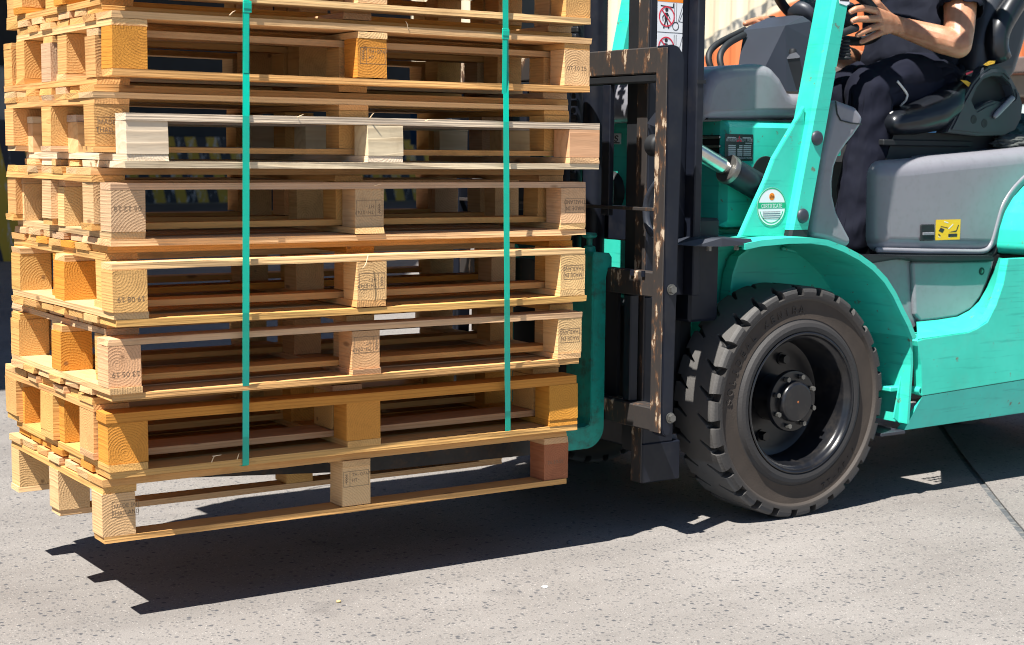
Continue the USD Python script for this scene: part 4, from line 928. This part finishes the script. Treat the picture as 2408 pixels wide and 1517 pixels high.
# wheels
WX, WZ, WR, WY = 2.058, .338, .338, .0155
def tyre():
    prof = [(.204, .030), (.206, .006), (.210, .001), (.222, -.001), (.233, .003), (.240, .012), (.262, .0155), (.296, .012), (.303, .004), (.308, .0025), (.322, .002), (.331, .006), (.3372, .016), (.338, .06), (.338, .13), (.3372, .174), (.331, .184), (.322, .188), (.300, .186), (.24, .178), (.21, .189), (.204, .160)]
    m = m3.Manifold.revolve(m3.CrossSection([prof]), 144)
    cuts = []
    NG = 27
    for side in (0, 1):
        for k in range(NG):
            a = (k+.5*side)/NG*2*np.pi
            def blk3(pts, r0, r1):
                out = []
                for (hh, s) in pts:
                    if side: hh, s = .190-hh, -s
                    for r in (r0, r1):
                        out.append([r*math.cos(a)-s*math.sin(a), r*math.sin(a)+s*math.cos(a), hh])
                return m3.Manifold.hull_points(np.array(out))
            sg = 1
            cuts.append(blk3([(-.02, -.0150), (.028, -.0098), (.036, .0005), (.034, .0095), (-.02, .0145)], .313, .36))
            cuts.append(blk3([(.026, -.0085), (.036, .0025), (.074, -.0255), (.069, -.0305)], .320, .36))
    m = m-m3.Manifold.batch_boolean(cuts, m3.OpType.Add)
    mm = m.to_mesh(); v = mm.vert_properties[:, :3]
    return np.stack([WX+v[:, 0], WY+v[:, 2], WZ+v[:, 1]], 1), mm.tri_verts[:, ::-1]
def wheel(x=WX, flip=False, full=True):
    T = (lambda m: mir(m)) if flip else (lambda m: m)
    wp = fp('wheel', T(lathe([(.2045, .004), (.206, .0008), (.203, -.0008), (.199, .001), (.197, .008), (.193, .013), (.188, .016), (.183, .024), (.1805, .055), (.1785, .112), (.172, .126), (.150, .133), (.060, .136), (.060, .170), (.15, .175), (.20, .17)], (WX, WY, WZ), 'y', 96)), RIMM, smooth=35)
    part(wp, 'tyre', T(tyre()), RUBBER, smooth=25)
    if not full:
        return wp
    part(wp, 'dusty_ring', lathe([(.2975, .0112), (.280, .0128), (.262, .0146), (.244, .0115)], (WX, WY, WZ), 'y', 96), RUBBER_D, smooth=True)
    part(wp, 'hub', lathe([(0, .041), (.080, .041), (.0880, .042), (.0900, .045), (.0900, .056), (.086, .058), (.072, .060), (.068, .134), (0, .134)], (WX, WY, WZ), 'y', 64), RIMM, smooth=35)
    part(wp, 'hub_cap', lathe([(0, .0195), (.050, .0195), (.0545, .0205), (.0585, .0245), (.0605, .033), (.061, .0412)], (WX, WY, WZ), 'y', 64), RIMM, smooth=35)
    for k in range(8):
        t = math.radians(22.5+45*k+4); part(wp, 'hub_bolt', hexbolt((WX+.0745*math.cos(t), WY+.0405, WZ+.0745*math.sin(t)), .0075, .016, wash=False), BOLTM)
    for k in range(6):
        t = math.radians(60*k+12); part(wp, 'wheel_nut', hexbolt((WX+.118*math.cos(t), WY+.1340, WZ+.118*math.sin(t)), .0135, .024), RIMM)
    part(wp, 'valve_dot', lathe([(0, .0188), (.003, .0190), (.0035, .0196)], (WX, WY, WZ), 'y', 12), simple('rust_dot', (0.35, 0.10, 0.02), 0.7))
    ms = []
    for s_, r, a0, step, size in (('SOLIDEAL XENTRA', .262, 176, 6.1, .021), ('7.00-12', .270, -36, 5.2, .021)):
        for i, chx in enumerate(s_):
            if chx == ' ': continue
            t = meshkit.text_mesh(chx, size, .0022); t.apply_translation([-t.vertices[:, 0].max()/2, 0, 0])
            an = math.radians(a0-step*i); v = t.vertices; rr = r+v[:, 1]; ph = an-v[:, 0]/(r+.01)
            ms.append((np.stack([WX+rr*np.cos(ph), WY+.0152-v[:, 2]-.0015, WZ+rr*np.sin(ph)], 1), t.faces))
    part(wp, 'raised_lettering', join(*ms), RUBBER)
wheel(); wheel(flip=True, full=False)
for yy in (.20, .84):
    v, f = join(lathe([(0, 0), (.10, .0), (.12, .03), (.16, .02), (.25, .0), (.27, .02), (.27, .13), (.25, .15), (0, .15)], (3.80, yy, .27), 'y', 48)); fp('rear_wheel', (v, f), RUBBER, smooth=35)
fp('front_hub_axle', tube([(WX, .15, WZ), (WX, 1.03, WZ)], .06, 16), BLACK)

# ---------------------------------------------------------------- driver
SKIN = usdkit.material(stage, LOOK+'driver_skin', {  # brown skin tone with small random mottling
    'g': ('geometry', {}), 'n': ('noise_texture', {'scale': 35.0, 'detail': 5.0}), 'r': ('rgb_ramp', {'ramp': [(0.3, (0.34, 0.150, 0.080)), (0.55, (0.42, 0.200, 0.110)), (0.75, (0.47, 0.235, 0.140))]}),
    'b': ('noise_texture', {'scale': 160.0, 'detail': 4.0}), 'bm': ('bump', {'strength': 0.25, 'distance': 0.002}),
    'p': ('principled_bsdf', {'roughness': 0.48, 'subsurface_weight': 0.12, 'subsurface_scale': 0.004})},
    [('g.position', 'n.vector'), ('n.fac', 'r.fac'), ('r.color', 'p.base_color'), ('g.position', 'b.vector'), ('b.fac', 'bm.height'), ('bm.normal', 'p.normal')], surface='p.BSDF')
NAIL = simple('finger_nail', (0.55, 0.34, 0.27), 0.35, var=0.05)
SHIRT = simple('navy_cotton', (0.0042, 0.0055, 0.0125), 0.85, var=0.15, scale=20, bump=0.25, bscale=600, spec=0.2)
TROUS = simple('navy_trousers', (0.0045, 0.0055, 0.0135), 0.85, var=0.2, scale=14, bump=0.25, bscale=500, spec=0.2)
HAIR = simple('black_hair', (0.010, 0.009, 0.008), 0.5, var=0.3, scale=60, bump=0.6, bscale=200)
PE = thing('person', 'person in navy shirt and trousers driving the forklift, hand on the wheel', 'person', (3.05, .60, 1.22))
A_ = at
sL, eL, wL = A_(2262, -72, Y=.415), A_(2254, 106, Y=.31), A_(2116, 63, Y=.445)
sR, eR, wR = np.array([3.20, .80, 1.70]), A_(2062, 165, Y=.87), A_(1845, 78, Y=.80)
hipL, hipR = np.array([3.07, .50, 1.315]), np.array([3.07, .70, 1.315])
kL, kR = A_(2042, 214, Y=.46), A_(1996, 208, Y=.75)
aL, aR = A_(2003, 560, Y=.43), A_(1962, 560, Y=.76)
chest = np.array([3.19, .60, 1.62]); belly = np.array([3.13, .60, 1.40]); neck = np.array([3.17, .60, 1.80]); head = np.array([3.13, .60, 1.94])
B = {'pel': (np.array([3.09, .60, 1.32]), (.10, .155, .085)), 'bel': (belly, (.105, .145, .10)), 'che': (chest, (.105, .150, .13)), 'nk0': (neck-[0, 0, .05], .052), 'nk1': (neck+[-.01, 0, .05], .050),
     'hd': (head+[0, 0, .02], (.093, .074, .105)), 'jaw': (head+[-.045, 0, -.065], (.050, .052, .045)), 'ns0': (head+[-.088, 0, .01], .012), 'ns1': (head+[-.108, 0, -.02], .013),
     'el': (head+[.005, -.078, -.005], (.016, .008, .030)), 'er': (head+[.005, .078, -.005], (.016, .008, .030)), 'br': (head+[-.078, 0, .030], (.020, .055, .012)), 'lp': (head+[-.092, 0, -.058], (.010, .024, .010)),
     'sl': (sL, .060), 'sr': (sR, .060), 'el_': (eL, .0435), 'eli': (sL+(eL-sL)*.8, .050), 'fl': (eL+(wL-eL)*.30, .0455), 'wl': (wL, (.029, .026, .0325)), 'er_': (eR, .043), 'fr': (eR+(wR-eR)*.3, .043), 'wr': (wR, .029),
     'hl': (hipL, .080), 'hr': (hipR, .080), 'kl': (kL, .058), 'kr': (kR, .058), 'al': (aL, .040), 'ar': (aR, .040), 'cl': (kL+(aL-kL)*.3+[.02, 0, 0], .056), 'cr': (kR+(aR-kR)*.3+[.02, 0, 0], .056)}
LK = [('pel', 'bel'), ('bel', 'che'), ('che', 'sl', 'sr'), ('che', 'nk0'), ('nk0', 'nk1'), ('nk1', 'hd', 'jaw'), ('hd', 'jaw'), ('ns0', 'ns1'), ('el',), ('er',), ('br',), ('lp',),
      ('sl', 'eli'), ('eli', 'el_'), ('el_', 'fl'), ('fl', 'wl'), ('sr', 'er_'), ('er_', 'fr'), ('fr', 'wr'), ('pel', 'hl', 'hr'), ('hl', 'kl'), ('hr', 'kr'), ('kl', 'cl'), ('cl', 'al'), ('kr', 'cr'), ('cr', 'ar')]
# left hand: back towards the camera, fingers round the rim
HP = {}
kn = {'i': A_(2060, 26, Y=.405), 'm': A_(2066, 44, Y=.402), 'r': A_(2070, 59, Y=.406), 'p': A_(2073, 75, Y=.415)}
fing = {'i': [(2031, 19, .390, .0112), (2012, 22, .392, .0105), (2001.5, 27.5, .400, .0092)], 'm': [(2036, 45, .384, .0112), (2016, 45, .386, .0104), (2006, 49, .394, .0092)],
        'r': [(2042, 69, .388, .0105), (2026, 77, .390, .0098), (2017, 82.5, .397, .0088)], 'p': [(2048, 88, .398, .0095), (2034, 95, .398, .0088), (2026, 98.5, .404, .0080)]}
balls, links, nails = {}, [], []
for k in 'imrp':
    HP['k'+k] = (kn[k], (.013, .012, .0125)); prev = 'k'+k
    for j, (x, y, Y_, r) in enumerate(fing[k]):
        nm = f'{k}{j}'; HP[nm] = (A_(x, y, Y=Y_), r); links.append((prev, nm)); prev = nm
    d = HP[k+'2'][0]-HP[k+'1'][0]; d /= np.linalg.norm(d); tip = HP[k+'2'][0]; r = fing[k][2][3]
    nails.append((tip, d, r))
HP['cb'] = (wL+(kn['r']-wL)*.18+[0, .004, 0], (.026, .020, .029)); HP['ca'] = (wL+(kn['m']-wL)*.40, (.028, .017, .032))
HP['th0'] = (wL+(kn['i']-wL)*.45+[0, .012, .014], .017); HP['th1'] = (A_(2062, 8, Y=.42), .0135); HP['th2'] = (A_(2054, -10, Y=.43), .0125); HP['th3'] = (A_(2046, -22, Y=.445), .0105)
links += [('wl', 'cb', 'ca'), ('ca', 'ki', 'km'), ('ca', 'km', 'kr_'), ('ca', 'kr_', 'kp'), ('ki', 'km'), ('km', 'kr_'), ('kr_', 'kp'), ('ca', 'th0', 'ki'), ('cb', 'th0'), ('th0', 'th1'), ('th1', 'th2'), ('th2', 'th3')]
HP['kr_'] = HP.pop('kr'); links = [tuple('kr_' if (x == 'kr' and i < 1) else x for i, x in enumerate(l)) for l in links]
B.update(HP); LK += links
# right hand: three fingers over the far edge of the dash
for n, (x0, y0, x1, y1, x2, y2) in enumerate(((1795, 60, 1770, 50, 1753, 56), (1806, 58, 1785, 46, 1767, 50), (1815, 57, 1802, 44, 1785, 46), (1826, 57, 1818, 44, 1801, 45))):
    for j, (x, y) in enumerate(((x0, y0), (x1, y1), (x2, y2))):
        B[f'R{n}{j}'] = (A_(x, y, Y=.80+.012*n), .0115-.001*j)
    LK += [(f'R{n}0', f'R{n}1'), (f'R{n}1', f'R{n}2')]
B['Rp'] = (A_(1820, 66, Y=.815), (.024, .030, .020)); LK += [('wr', 'Rp')]+[('Rp', f'R{n}0') for n in range(4)]
B['Rt0'] = (A_(1806, 70, Y=.79), .013); B['Rt1'] = (A_(1780, 70, Y=.775), .010); LK += [('Rp', 'Rt0'), ('Rt0', 'Rt1')]
body = blob(B, LK, edge=.0085, it=8)
bp = part(PE, 'body', body, SKIN, smooth=True)
for tip, d, r in nails:
    to = CAM-tip; to /= np.linalg.norm(to); up_ = to-d*(to@d); up_ /= np.linalg.norm(up_); sd = np.cross(d, up_)
    c = tip+d*r*.05+up_*r*.80; a = np.arange(14)/14*2*np.pi
    top = c+(np.cos(a)[:, None]*d*r*.72+np.sin(a)[:, None]*sd*r*.60)+up_*r*.0
    ctr = c+up_*r*.17
    v = np.vstack([top, [ctr], top-up_*r*.25]); f = [[i, (i+1) % 14, 14] for i in range(14)]
    f = np.array(f); fs = quads([[i, 15+i, 15+(i+1) % 14, (i+1) % 14] for i in range(14)])
    part(bp, 'finger_nail', (v, np.vstack([f, fs])), NAIL, smooth=60)


def cloth(t, amp=.006, f=(9, 9, 16), seed=3):
    t = t.copy(); n = t.vertex_normals; q = t.vertices*np.array(f)
    ridge = 1-np.abs(2*meshkit.fbm(q, 3, seed)-1)*2
    t.vertices = t.vertices+n*(amp*(ridge-.35))[:, None]
    trimesh.smoothing.filter_taubin(t, .4, .42, 2)
    return t


SB = {'b0': (np.array([3.075, .60, 1.325]), (.125, .180, .050)), 'b1': (np.array([3.09, .60, 1.40]), (.140, .180, .06)), 'b2': (np.array([3.13, .60, 1.50]), (.130, .175, .10)), 'c': (chest+[0, 0, .02], (.125, .170, .14)), 'n': (neck-[-.01, 0, .055], .072),
      'sl': (sL+[0, 0, 0], .078), 'sl2': (sL+(eL-sL)*.54, (.074, .070, .066)), 'sr': (sR, .078), 'sr2': (sR+(eR-sR)*.54, .072)}
shirt = blob(SB, [('b0', 'b1'), ('b1', 'b2'), ('b2', 'c'), ('c', 'sl', 'n'), ('c', 'sr', 'n'), ('sl', 'sl2'), ('sr', 'sr2')], edge=.014, it=6)
shirt = cloth(shirt, .011, (8, 9, 17), 5)
# open the left sleeve: its end becomes a rim the arm comes out of
ax = eL-sL; ax /= np.linalg.norm(ax); endp = sL+(eL-sL)*.60
sv = shirt.vertices; rel = (sv-endp)@ax; near = np.linalg.norm(np.cross(sv-endp, ax), axis=1) < .095
keep = ~((rel > -.006) & near & (rel < .12))
fk = keep[shirt.faces].all(1)
shm = trimesh.Trimesh(shirt.vertices, shirt.faces[fk], process=True)
shell_v = np.vstack([shm.vertices, shm.vertices-shm.vertex_normals*.004]); nvs = len(shm.vertices)
eb = shm.edges[trimesh.grouping.group_rows(shm.edges_sorted, require_count=1)]
shell_f = np.vstack([shm.faces, shm.faces[:, ::-1]+nvs, *[[[a_, nvs+b_, b_], [a_, nvs+a_, nvs+b_]] for a_, b_ in eb]])
part(PE, 'shirt', (shell_v, shell_f), SHIRT, smooth=True)
hem = []
for k, (zz, rx, ry, r) in enumerate(((1.325, .140, .195, .017), (1.352, .150, .200, .015), (1.300, .128, .185, .013))):
    a = np.arange(56)/56*2*np.pi
    p = np.stack([3.075+k*.004+rx*np.cos(a)*(1+.04*np.sin(5*a+k)), .60+ry*np.sin(a), zz+.012*np.sin(3*a+k*2)+.008*np.sin(7*a+k)], 1)
    hem.append(tube(p, r, 8, closed=True))
part(PE, 'shirt_hem', join(hem[0], hem[1]), SHIRT, smooth=True); part(PE, 'belt', hem[2], TROUS, smooth=True)
TB = {'p': (np.array([3.08, .60, 1.315]), (.120, .180, .075)), 'hl': (hipL, .098), 'hr': (hipR, .098), 'ml': (hipL+(kL-hipL)*.55+[0, 0, .008], .086), 'mr': (hipR+(kR-hipR)*.55, .086), 'kl': (kL, (.072, .072, .074)), 'kr': (kR, .072), 'cl': (kL+(aL-kL)*.35+[.030, 0, 0], (.080, .070, .08)), 'cr': (kR+(aR-kR)*.35+[.02, 0, 0], .075), 'al': (aL, .066), 'ar': (aR, .066)}
tro = blob(TB, [('p', 'hl', 'hr'), ('hl', 'ml'), ('ml', 'kl'), ('hr', 'mr'), ('mr', 'kr'), ('kl', 'cl'), ('cl', 'al'), ('kr', 'cr'), ('cr', 'ar')], edge=.014, it=6)
tro = cloth(tro, .012, (10, 8, 9), 11)
tp = part(PE, 'trousers', tro, TROUS, smooth=True)


def first_hit(t, px, py):
    d = CF+(px-1204)/F0*CR-(py-758.5)/F0*CU
    v0, v1, v2 = t.triangles[:, 0], t.triangles[:, 1], t.triangles[:, 2]; e1, e2 = v1-v0, v2-v0; h = np.cross(d, e2); a = (e1*h).sum(1); a[np.abs(a) < 1e-12] = 1e-12
    s = CAM-v0; u = (s*h).sum(1)/a; q = np.cross(s, e1); w = (q@d)/a; tt = (e2*q).sum(1)/a; ok = (u >= 0) & (w >= 0) & (u+w <= 1) & (tt > .1)
    return CAM+d*tt[ok].min() if ok.any() else None


pp = []
for t_ in np.linspace(0, 1, 24):
    xs, ys = (2110, 2124, 2134, 2130, 2112, 2093), (191, 208, 224, 236, 254, 268); h_ = first_hit(tro, np.interp(t_*5, range(6), xs), np.interp(t_*5, range(6), ys))
    if h_ is not None: pp.append(h_+(CAM-h_)/np.linalg.norm(CAM-h_)*.0015)
if len(pp) > 4:
    part(tp, 'piping', tube(np.array(pp), .0042, 8), simple('white_piping', (0.62, 0.60, 0.56), 0.7, var=0.05), smooth=True)
part(PE, 'shoe', hull(*[aL+np.array(o_) for o_ in ((-.17, -.04, -.17), (-.17, .04, -.17), (.10, -.04, -.17), (.10, .04, -.17), (-.15, 0, -.12), (.0, -.045, -.05), (.0, .045, -.05), (.08, 0, -.04))]), BLACK); part(PE, 'shoe', hull(*[aR+np.array(o_) for o_ in ((-.17, -.04, -.17), (-.17, .04, -.17), (.10, -.04, -.17), (.10, .04, -.17), (-.15, 0, -.12), (.0, -.045, -.05), (.0, .045, -.05), (.08, 0, -.04))]), BLACK)
hm = m3.Manifold.sphere(1, 32).scale((.103, .086, .112)).translate(tuple(head+[.008, 0, .032]))-m3.Manifold.cube((.2, .3, .2)).translate(tuple(head+[-.255, -.15, -.155]))-m3.Manifold.cube((.4, .3, .2)).translate(tuple(head+[-.2, -.15, -.235]))
part(PE, 'hair', hm, HAIR, smooth=40)
for s_ in (-1, 1):
    t = trimesh.creation.icosphere(2, .012); t.apply_translation(head+[-.083, .031*s_, .008]); part(bp, 'eye', t, WHITEP, smooth=True)

# cloth bundle lying behind the seat
CR_B = thing('rag', 'crumpled grey and teal rag lying on the hood behind the seat', 'rag', (3.28, .30, 1.09))
rg = trimesh.creation.icosphere(4, 1.0); nz = meshkit.fbm(rg.vertices*2.6+3, 4, 4); rg.vertices *= (.55+.8*nz)[:, None]*np.array([.10, .07, .032]); rg.apply_translation(at(2378, 338, Y=.33)+np.array([.02, 0, .0]))
part(CR_B, 'cloth', rg, simple('rag_cloth', (0.06, 0.066, 0.062), 0.9, var=0.5, scale=9, bump=0.4, bscale=80), smooth=True)
rg2 = trimesh.creation.icosphere(4, 1.0); nz = meshkit.fbm(rg2.vertices*2.2+9, 4, 8); rg2.vertices *= (.55+.8*nz)[:, None]*np.array([.09, .06, .05]); rg2.apply_translation(at(2404, 300, Y=.46))
CR_C = thing('rag', 'teal cloth bundle tucked behind the seat shell', 'rag', at(2400, 292, Y=.40)); part(CR_C, 'cloth', rg2, simple('teal_cloth', (0.012, 0.06, 0.07), 0.9, var=0.5, scale=9, bump=0.4, bscale=80), smooth=True)

# ---------------------------------------------------------------- background: warehouse dock, containers
def stripes(name):
    n = {'g': ('geometry', {}), 's': ('separate_xyz', {}), 'm': ('math', {'math_type': 'multiply_add', 'value2': 0.22}), 'k': ('math', {'math_type': 'multiply', 'value2': 2.25}), 'f': ('math', {'math_type': 'fraction'}),
         'r': ('rgb_ramp', {'interpolate': False, 'ramp': [(0.0, (0.42, 0.27, 0.01)), (0.5, (0.012, 0.015, 0.022))]}),
         'mp': ('mapping', {'scale': (6, 6, 1.2)}), 'n': ('noise_texture', {'scale': 2.2, 'detail': 8.0, 'roughness': 0.75}), 'w': ('rgb_ramp', {'ramp': [(0.56, (0,)*3), (0.60, (0.8,)*3)]}), 'mx': ('mix_color', {'b': (0.45, 0.45, 0.46)}), 'p': ('principled_bsdf', {'roughness': 0.6})}
    l = [('g.position', 's.vector'), ('s.z', 'm.value1'), ('s.x', 'm.value3'), ('m.value', 'k.value1'), ('k.value', 'f.value1'), ('f.value', 'r.fac'), ('g.position', 'mp.vector'), ('mp.vector', 'n.vector'), ('n.fac', 'w.fac'), ('r.color', 'mx.a'), ('w.color', 'mx.fac'), ('mx.result', 'p.base_color')]
    return usdkit.material(stage, LOOK+name, n, l, surface='p.BSDF')


HAZ = stripes('hazard_stripes')
CONC = simple('dock_concrete', (0.16, 0.155, 0.15), 0.85, var=0.25, scale=1.5, bump=0.3, bscale=30)
SHEET = simple('dark_wall_sheet', (0.03, 0.033, 0.04), 0.7, var=0.3, scale=0.8)
ROOFM = simple('roof_sheet', (0.10, 0.105, 0.11), 0.6, var=0.2, scale=0.7)
WH = thing('warehouse', 'dark open-sided warehouse with a hazard-striped loading dock behind the pallets', 'warehouse', (0, 20, 0))
part(WH, 'dock_platform', bx(-16, 27.0, 26.20, 31.8, 0, 1.25, .02), CONC); part(WH, 'dock_edge', bx(-16, 27.02, 26.163, 26.195, .02, 1.30, .008), HAZ, label='black and yellow striped dock edge')
part(WH, 'dock_platform', bx(-14, 3.62, 11.66, 17.0, 0, 1.27, .02), CONC); part(WH, 'dock_edge', bx(-14, 3.64, 11.62, 11.655, .0, 1.31, .008), HAZ, label='near black and yellow striped dock edge')
part(WH, 'back_wall', bx(-18, 28, 31.85, 32.1, 0, 7.0), SHEET); part(WH, 'side_wall', bx(-18.3, -18.05, 2.0, 32.1, 0, 7.0), SHEET)
rf_ = Polygon([(-18, 2.15), (-1.25, 2.15), (.4, 4.6), (9.5, 18.0), (27.5, 20.5), (28, 31.8), (-18, 31.8)])  # roof out of view, outlined to shade the yard behind the stack
part(WH, 'unseen_roof', slab(rf_, 6.9, .18, 0, 'z'), ROOFM)
for (x, y) in ((-12, 2.6), (-6, 2.6), (9.2, 18.4), (18.0, 20.0), (27.0, 21.0), (-12, 12.4), (-5, 12.4)):
    part(WH, 'column', bx(x-.12, x+.12, y-.12, y+.12, 0, 6.9, .01), SHEET)
for i in range(7):
    x = -13+i*3.0; part(WH, 'roof_beam', bx(x-.08, x+.08, max(2.4, (x-.0)*1.55+6.4) if x > -1.5 else 2.4, 31.6, 6.6, 6.89), SHEET)
for i, (x, c) in enumerate(((5.2, (0.10, 0.13, 0.17)), (7.4, (0.35, 0.36, 0.37)), (9.6, (0.05, 0.06, 0.07)))):
    b = thing('stacked_goods', ('blue grey wrapped load standing on the far dock', 'pale wrapped load standing on the far dock', 'black covered load standing on the far dock')[i], 'wrapped load', (x, 28, 1.25))
    part(b, 'wrapped_load', bx(x-.55, x+.55, 27.4, 28.5, 1.39, 2.6, .05), simple(f'wrapped_load_{i}', c, 0.35, var=0.3, scale=3, bump=0.5, bscale=12)); 
    for k in range(3):
        part(b, 'pallet_skid', bx(x-.55+k*.47, x-.39+k*.47, 27.4, 28.5, 1.2505, 1.389), SHEET)


def swoosh():
    """Container paint: cream above, orange below, parted by a slanting dirty band of dark lettering."""
    n = {'g': ('geometry', {}), 's': ('separate_xyz', {}), 'my': ('math', {'math_type': 'multiply_add', 'value2': SLOPE}), 'nz': ('noise_texture', {'scale': 0.35, 'detail': 3.0}), 'wb': ('math', {'math_type': 'multiply_add', 'value2': 0.10}),
         'r': ('map_range', {'from_min': Z0-1.0, 'from_max': Z0+1.0, 'clamp': True}),
         'c': ('rgb_ramp', {'ramp': [(0.0, (0.60, 0.170, 0.060)), (0.435, (0.60, 0.170, 0.060)), (0.445, (0.68, 0.60, 0.44)), (0.475, (0.68, 0.60, 0.44)), (0.478, (0.15, 0.155, 0.15)), (0.530, (0.15, 0.155, 0.15)), (0.533, (0.68, 0.60, 0.44)), (1.0, (0.68, 0.60, 0.44))]}),
         'bl': ('rgb_ramp', {'ramp': [(0.476, (0.0,)*3), (0.480, (1.0,)*3), (0.528, (1.0,)*3), (0.532, (0.0,)*3)]}), 'mp': ('mapping', {'scale': (1, 6.0, 3.5)}), 'n2': ('noise_texture', {'scale': 2.0, 'detail': 3.0}), 'r2': ('rgb_ramp', {'ramp': [(0.47, (0.0,)*3), (0.53, (1.0,)*3)]}), 'mu': ('math', {'math_type': 'multiply'}), 'mb': ('mix_color', {'b': (0.50, 0.46, 0.38)}),
         'n3': ('noise_texture', {'scale': 1.4, 'detail': 8.0, 'roughness': 0.7}), 'mp3': ('mapping', {'scale': (1, 3, .35)}), 'r3': ('rgb_ramp', {'ramp': [(0.45, (0.0,)*3), (0.7, (0.45,)*3)]}), 'md': ('mix_color', {'blend_type': 'multiply', 'b': (0.62, 0.52, 0.42)}), 'p': ('principled_bsdf', {'roughness': 0.55})}
    l = [('g.position', 's.vector'), ('s.y', 'my.value1'), ('s.z', 'my.value3'), ('g.position', 'nz.vector'), ('nz.fac', 'wb.value1'), ('my.value', 'wb.value3'), ('wb.value', 'r.value'), ('r.result', 'c.fac'), ('r.result', 'bl.fac'),
         ('g.position', 'mp.vector'), ('mp.vector', 'n2.vector'), ('n2.fac', 'r2.fac'), ('r2.color', 'mu.value1'), ('bl.color', 'mu.value2'), ('c.color', 'mb.a'), ('mu.value', 'mb.fac'),
         ('g.position', 'mp3.vector'), ('mp3.vector', 'n3.vector'), ('n3.fac', 'r3.fac'), ('r3.color', 'md.fac'), ('mb.result', 'md.a'), ('md.result', 'p.base_color')]
    return usdkit.material(stage, LOOK+'cream_and_orange_paint', n, l, surface='p.BSDF')


CX = 10.5
b0, b1 = at(1645, 113, X=CX), at(1826, -2, X=CX)
SL_ = (b1[2]-b0[2])/(b1[1]-b0[1]); SLOPE = -SL_; Z0 = b0[2]-SL_*b0[1]+.05
CT = thing('shipping_container', 'cream and orange corrugated shipping container with a dark slanting band', 'container', (CX+1.2, 10, 1.8))
CPAINT = swoosh()
zc0, zc1, y0c, y1c = 1.80, 4.40, 4.6, 16.8
per = .278; prof = []
yy = y0c+.12
while yy < y1c-.3:
    prof += [(CX+.040, yy), (CX+.040, yy+.07), (CX+.004, yy+.139), (CX+.004, yy+.209)]; yy += per
for i in range(0, len(prof)-4, 4):
    pts = prof[i:i+5]; v, q = [], []
    for x, y in pts: v += [(x, y, zc0+.14), (x, y, zc1-.10)]
    for k in range(4): q.append([2*k, 2*k+1, 2*k+3, 2*k+2])
    part(CT, 'wall_panel', (np.array(v), quads(q)), CPAINT)
RAIL = simple('container_rail', (0.13, 0.10, 0.09), 0.6, var=0.3, scale=3); 
part(CT, 'bottom_rail', bx(CX-.02, CX+.10, y0c, y1c, zc0, zc0+.139, .01), RAIL); part(CT, 'top_rail', bx(CX-.02, CX+.10, y0c, y1c, zc1-.099, zc1+.02, .01), RAIL)
for y in (y0c, y1c-.12): part(CT, 'corner_post', bx(CX-.022, CX+.12, y, y+.12, zc0-.002, zc1+.022, .01), CPAINT)
part(CT, 'far_side', bx(CX+.13, CX+2.4, y0c+.02, y1c-.02, zc0+.03, zc1), CPAINT)
pz = at(1998, 157, X=CX); t = meshkit.text_mesh('cs', .155, .004, True); v = t.vertices
part(CT, 'lettering', (np.stack([CX-.002-v[:, 2], pz[1]-v[:, 0]*1.9, pz[2]+v[:, 1]], 1), t.faces), simple('cream_lettering', (0.68, 0.6, 0.5), 0.6)) 
pz = at(2002, 128, X=CX); t = meshkit.text_mesh('n', .11, .004, True); v = t.vertices
TRL = thing('trailer', 'blue semi-trailer chassis with a yellow stripe under the container', 'trailer', (CX+1.2, 10, 0))
part(TRL, 'chassis_beam', bx(CX+.15, CX+.35, y0c-.3, y1c+.3, 1.60, 1.795, .01), simple('beige_beam', (0.30, 0.27, 0.23), 0.7, var=0.3, scale=2)); part(TRL, 'chassis_beam', bx(CX+1.9, CX+2.1, y0c-.3, y1c+.3, 1.60, 1.795, .01), RAIL)
BLUE = simple('blue_paint', (0.010, 0.05, 0.12), 0.45, var=0.2, scale=2, dirt=(0.1, 0.09, 0.08), dirt_amt=.5)
part(TRL, 'side_skirt', bx(CX+.08, CX+.13, y0c+2.5, y1c+.2, 1.15, 1.63, .008), BLUE); part(TRL, 'yellow_stripe', bx(CX+.072, CX+.0795, y0c+2.5, y1c+.2, 1.445, 1.50, .002), YELLOWP)
for y in (5.3, 6.6, 14.2, 15.5):
    w_ = part(TRL, 'wheel', lathe([(0, -.02), (.15, -.02), (.28, .03), (.32, 0), (.45, .0), (.5, .04), (.5, .26), (.45, .3), (0, .3)], (CX+.25, y, .5), 'x', 40), RUBBER, smooth=35)


# ---------------------------------------------------------------- small things on the ground
def pebble(px, py, r, col, lab, nm='pebble', flat=.7):
    t = trimesh.creation.icosphere(2, 1.0); nz = meshkit.fbm(t.vertices*1.7+px, 3, 2); t.vertices *= (.7+.6*nz)[:, None]*np.array([r, r*.8, r*flat]); c = at(px, py, Z=0); t.apply_translation(c+np.array([0, 0, r*flat*.7]))
    part(None, nm, t, simple(f'{nm}_{int(px)}', col, .8, var=.3, scale=60), smooth=40, label=lab, cat=nm.replace('_', ' '))


pebble(1339, 1279, .0085, (.05, .055, .065), 'small dark pebble on the concrete in front of the forklift')
pebble(1281, 1381, .0090, (.75, .74, .72), 'tiny white paper scrap lying on the open concrete', 'paper_scrap', .25)
pebble(796, 1417, .0060, (.42, .31, .14), 'tiny tan wood chip on the concrete before the stack', 'wood_chip', .6)
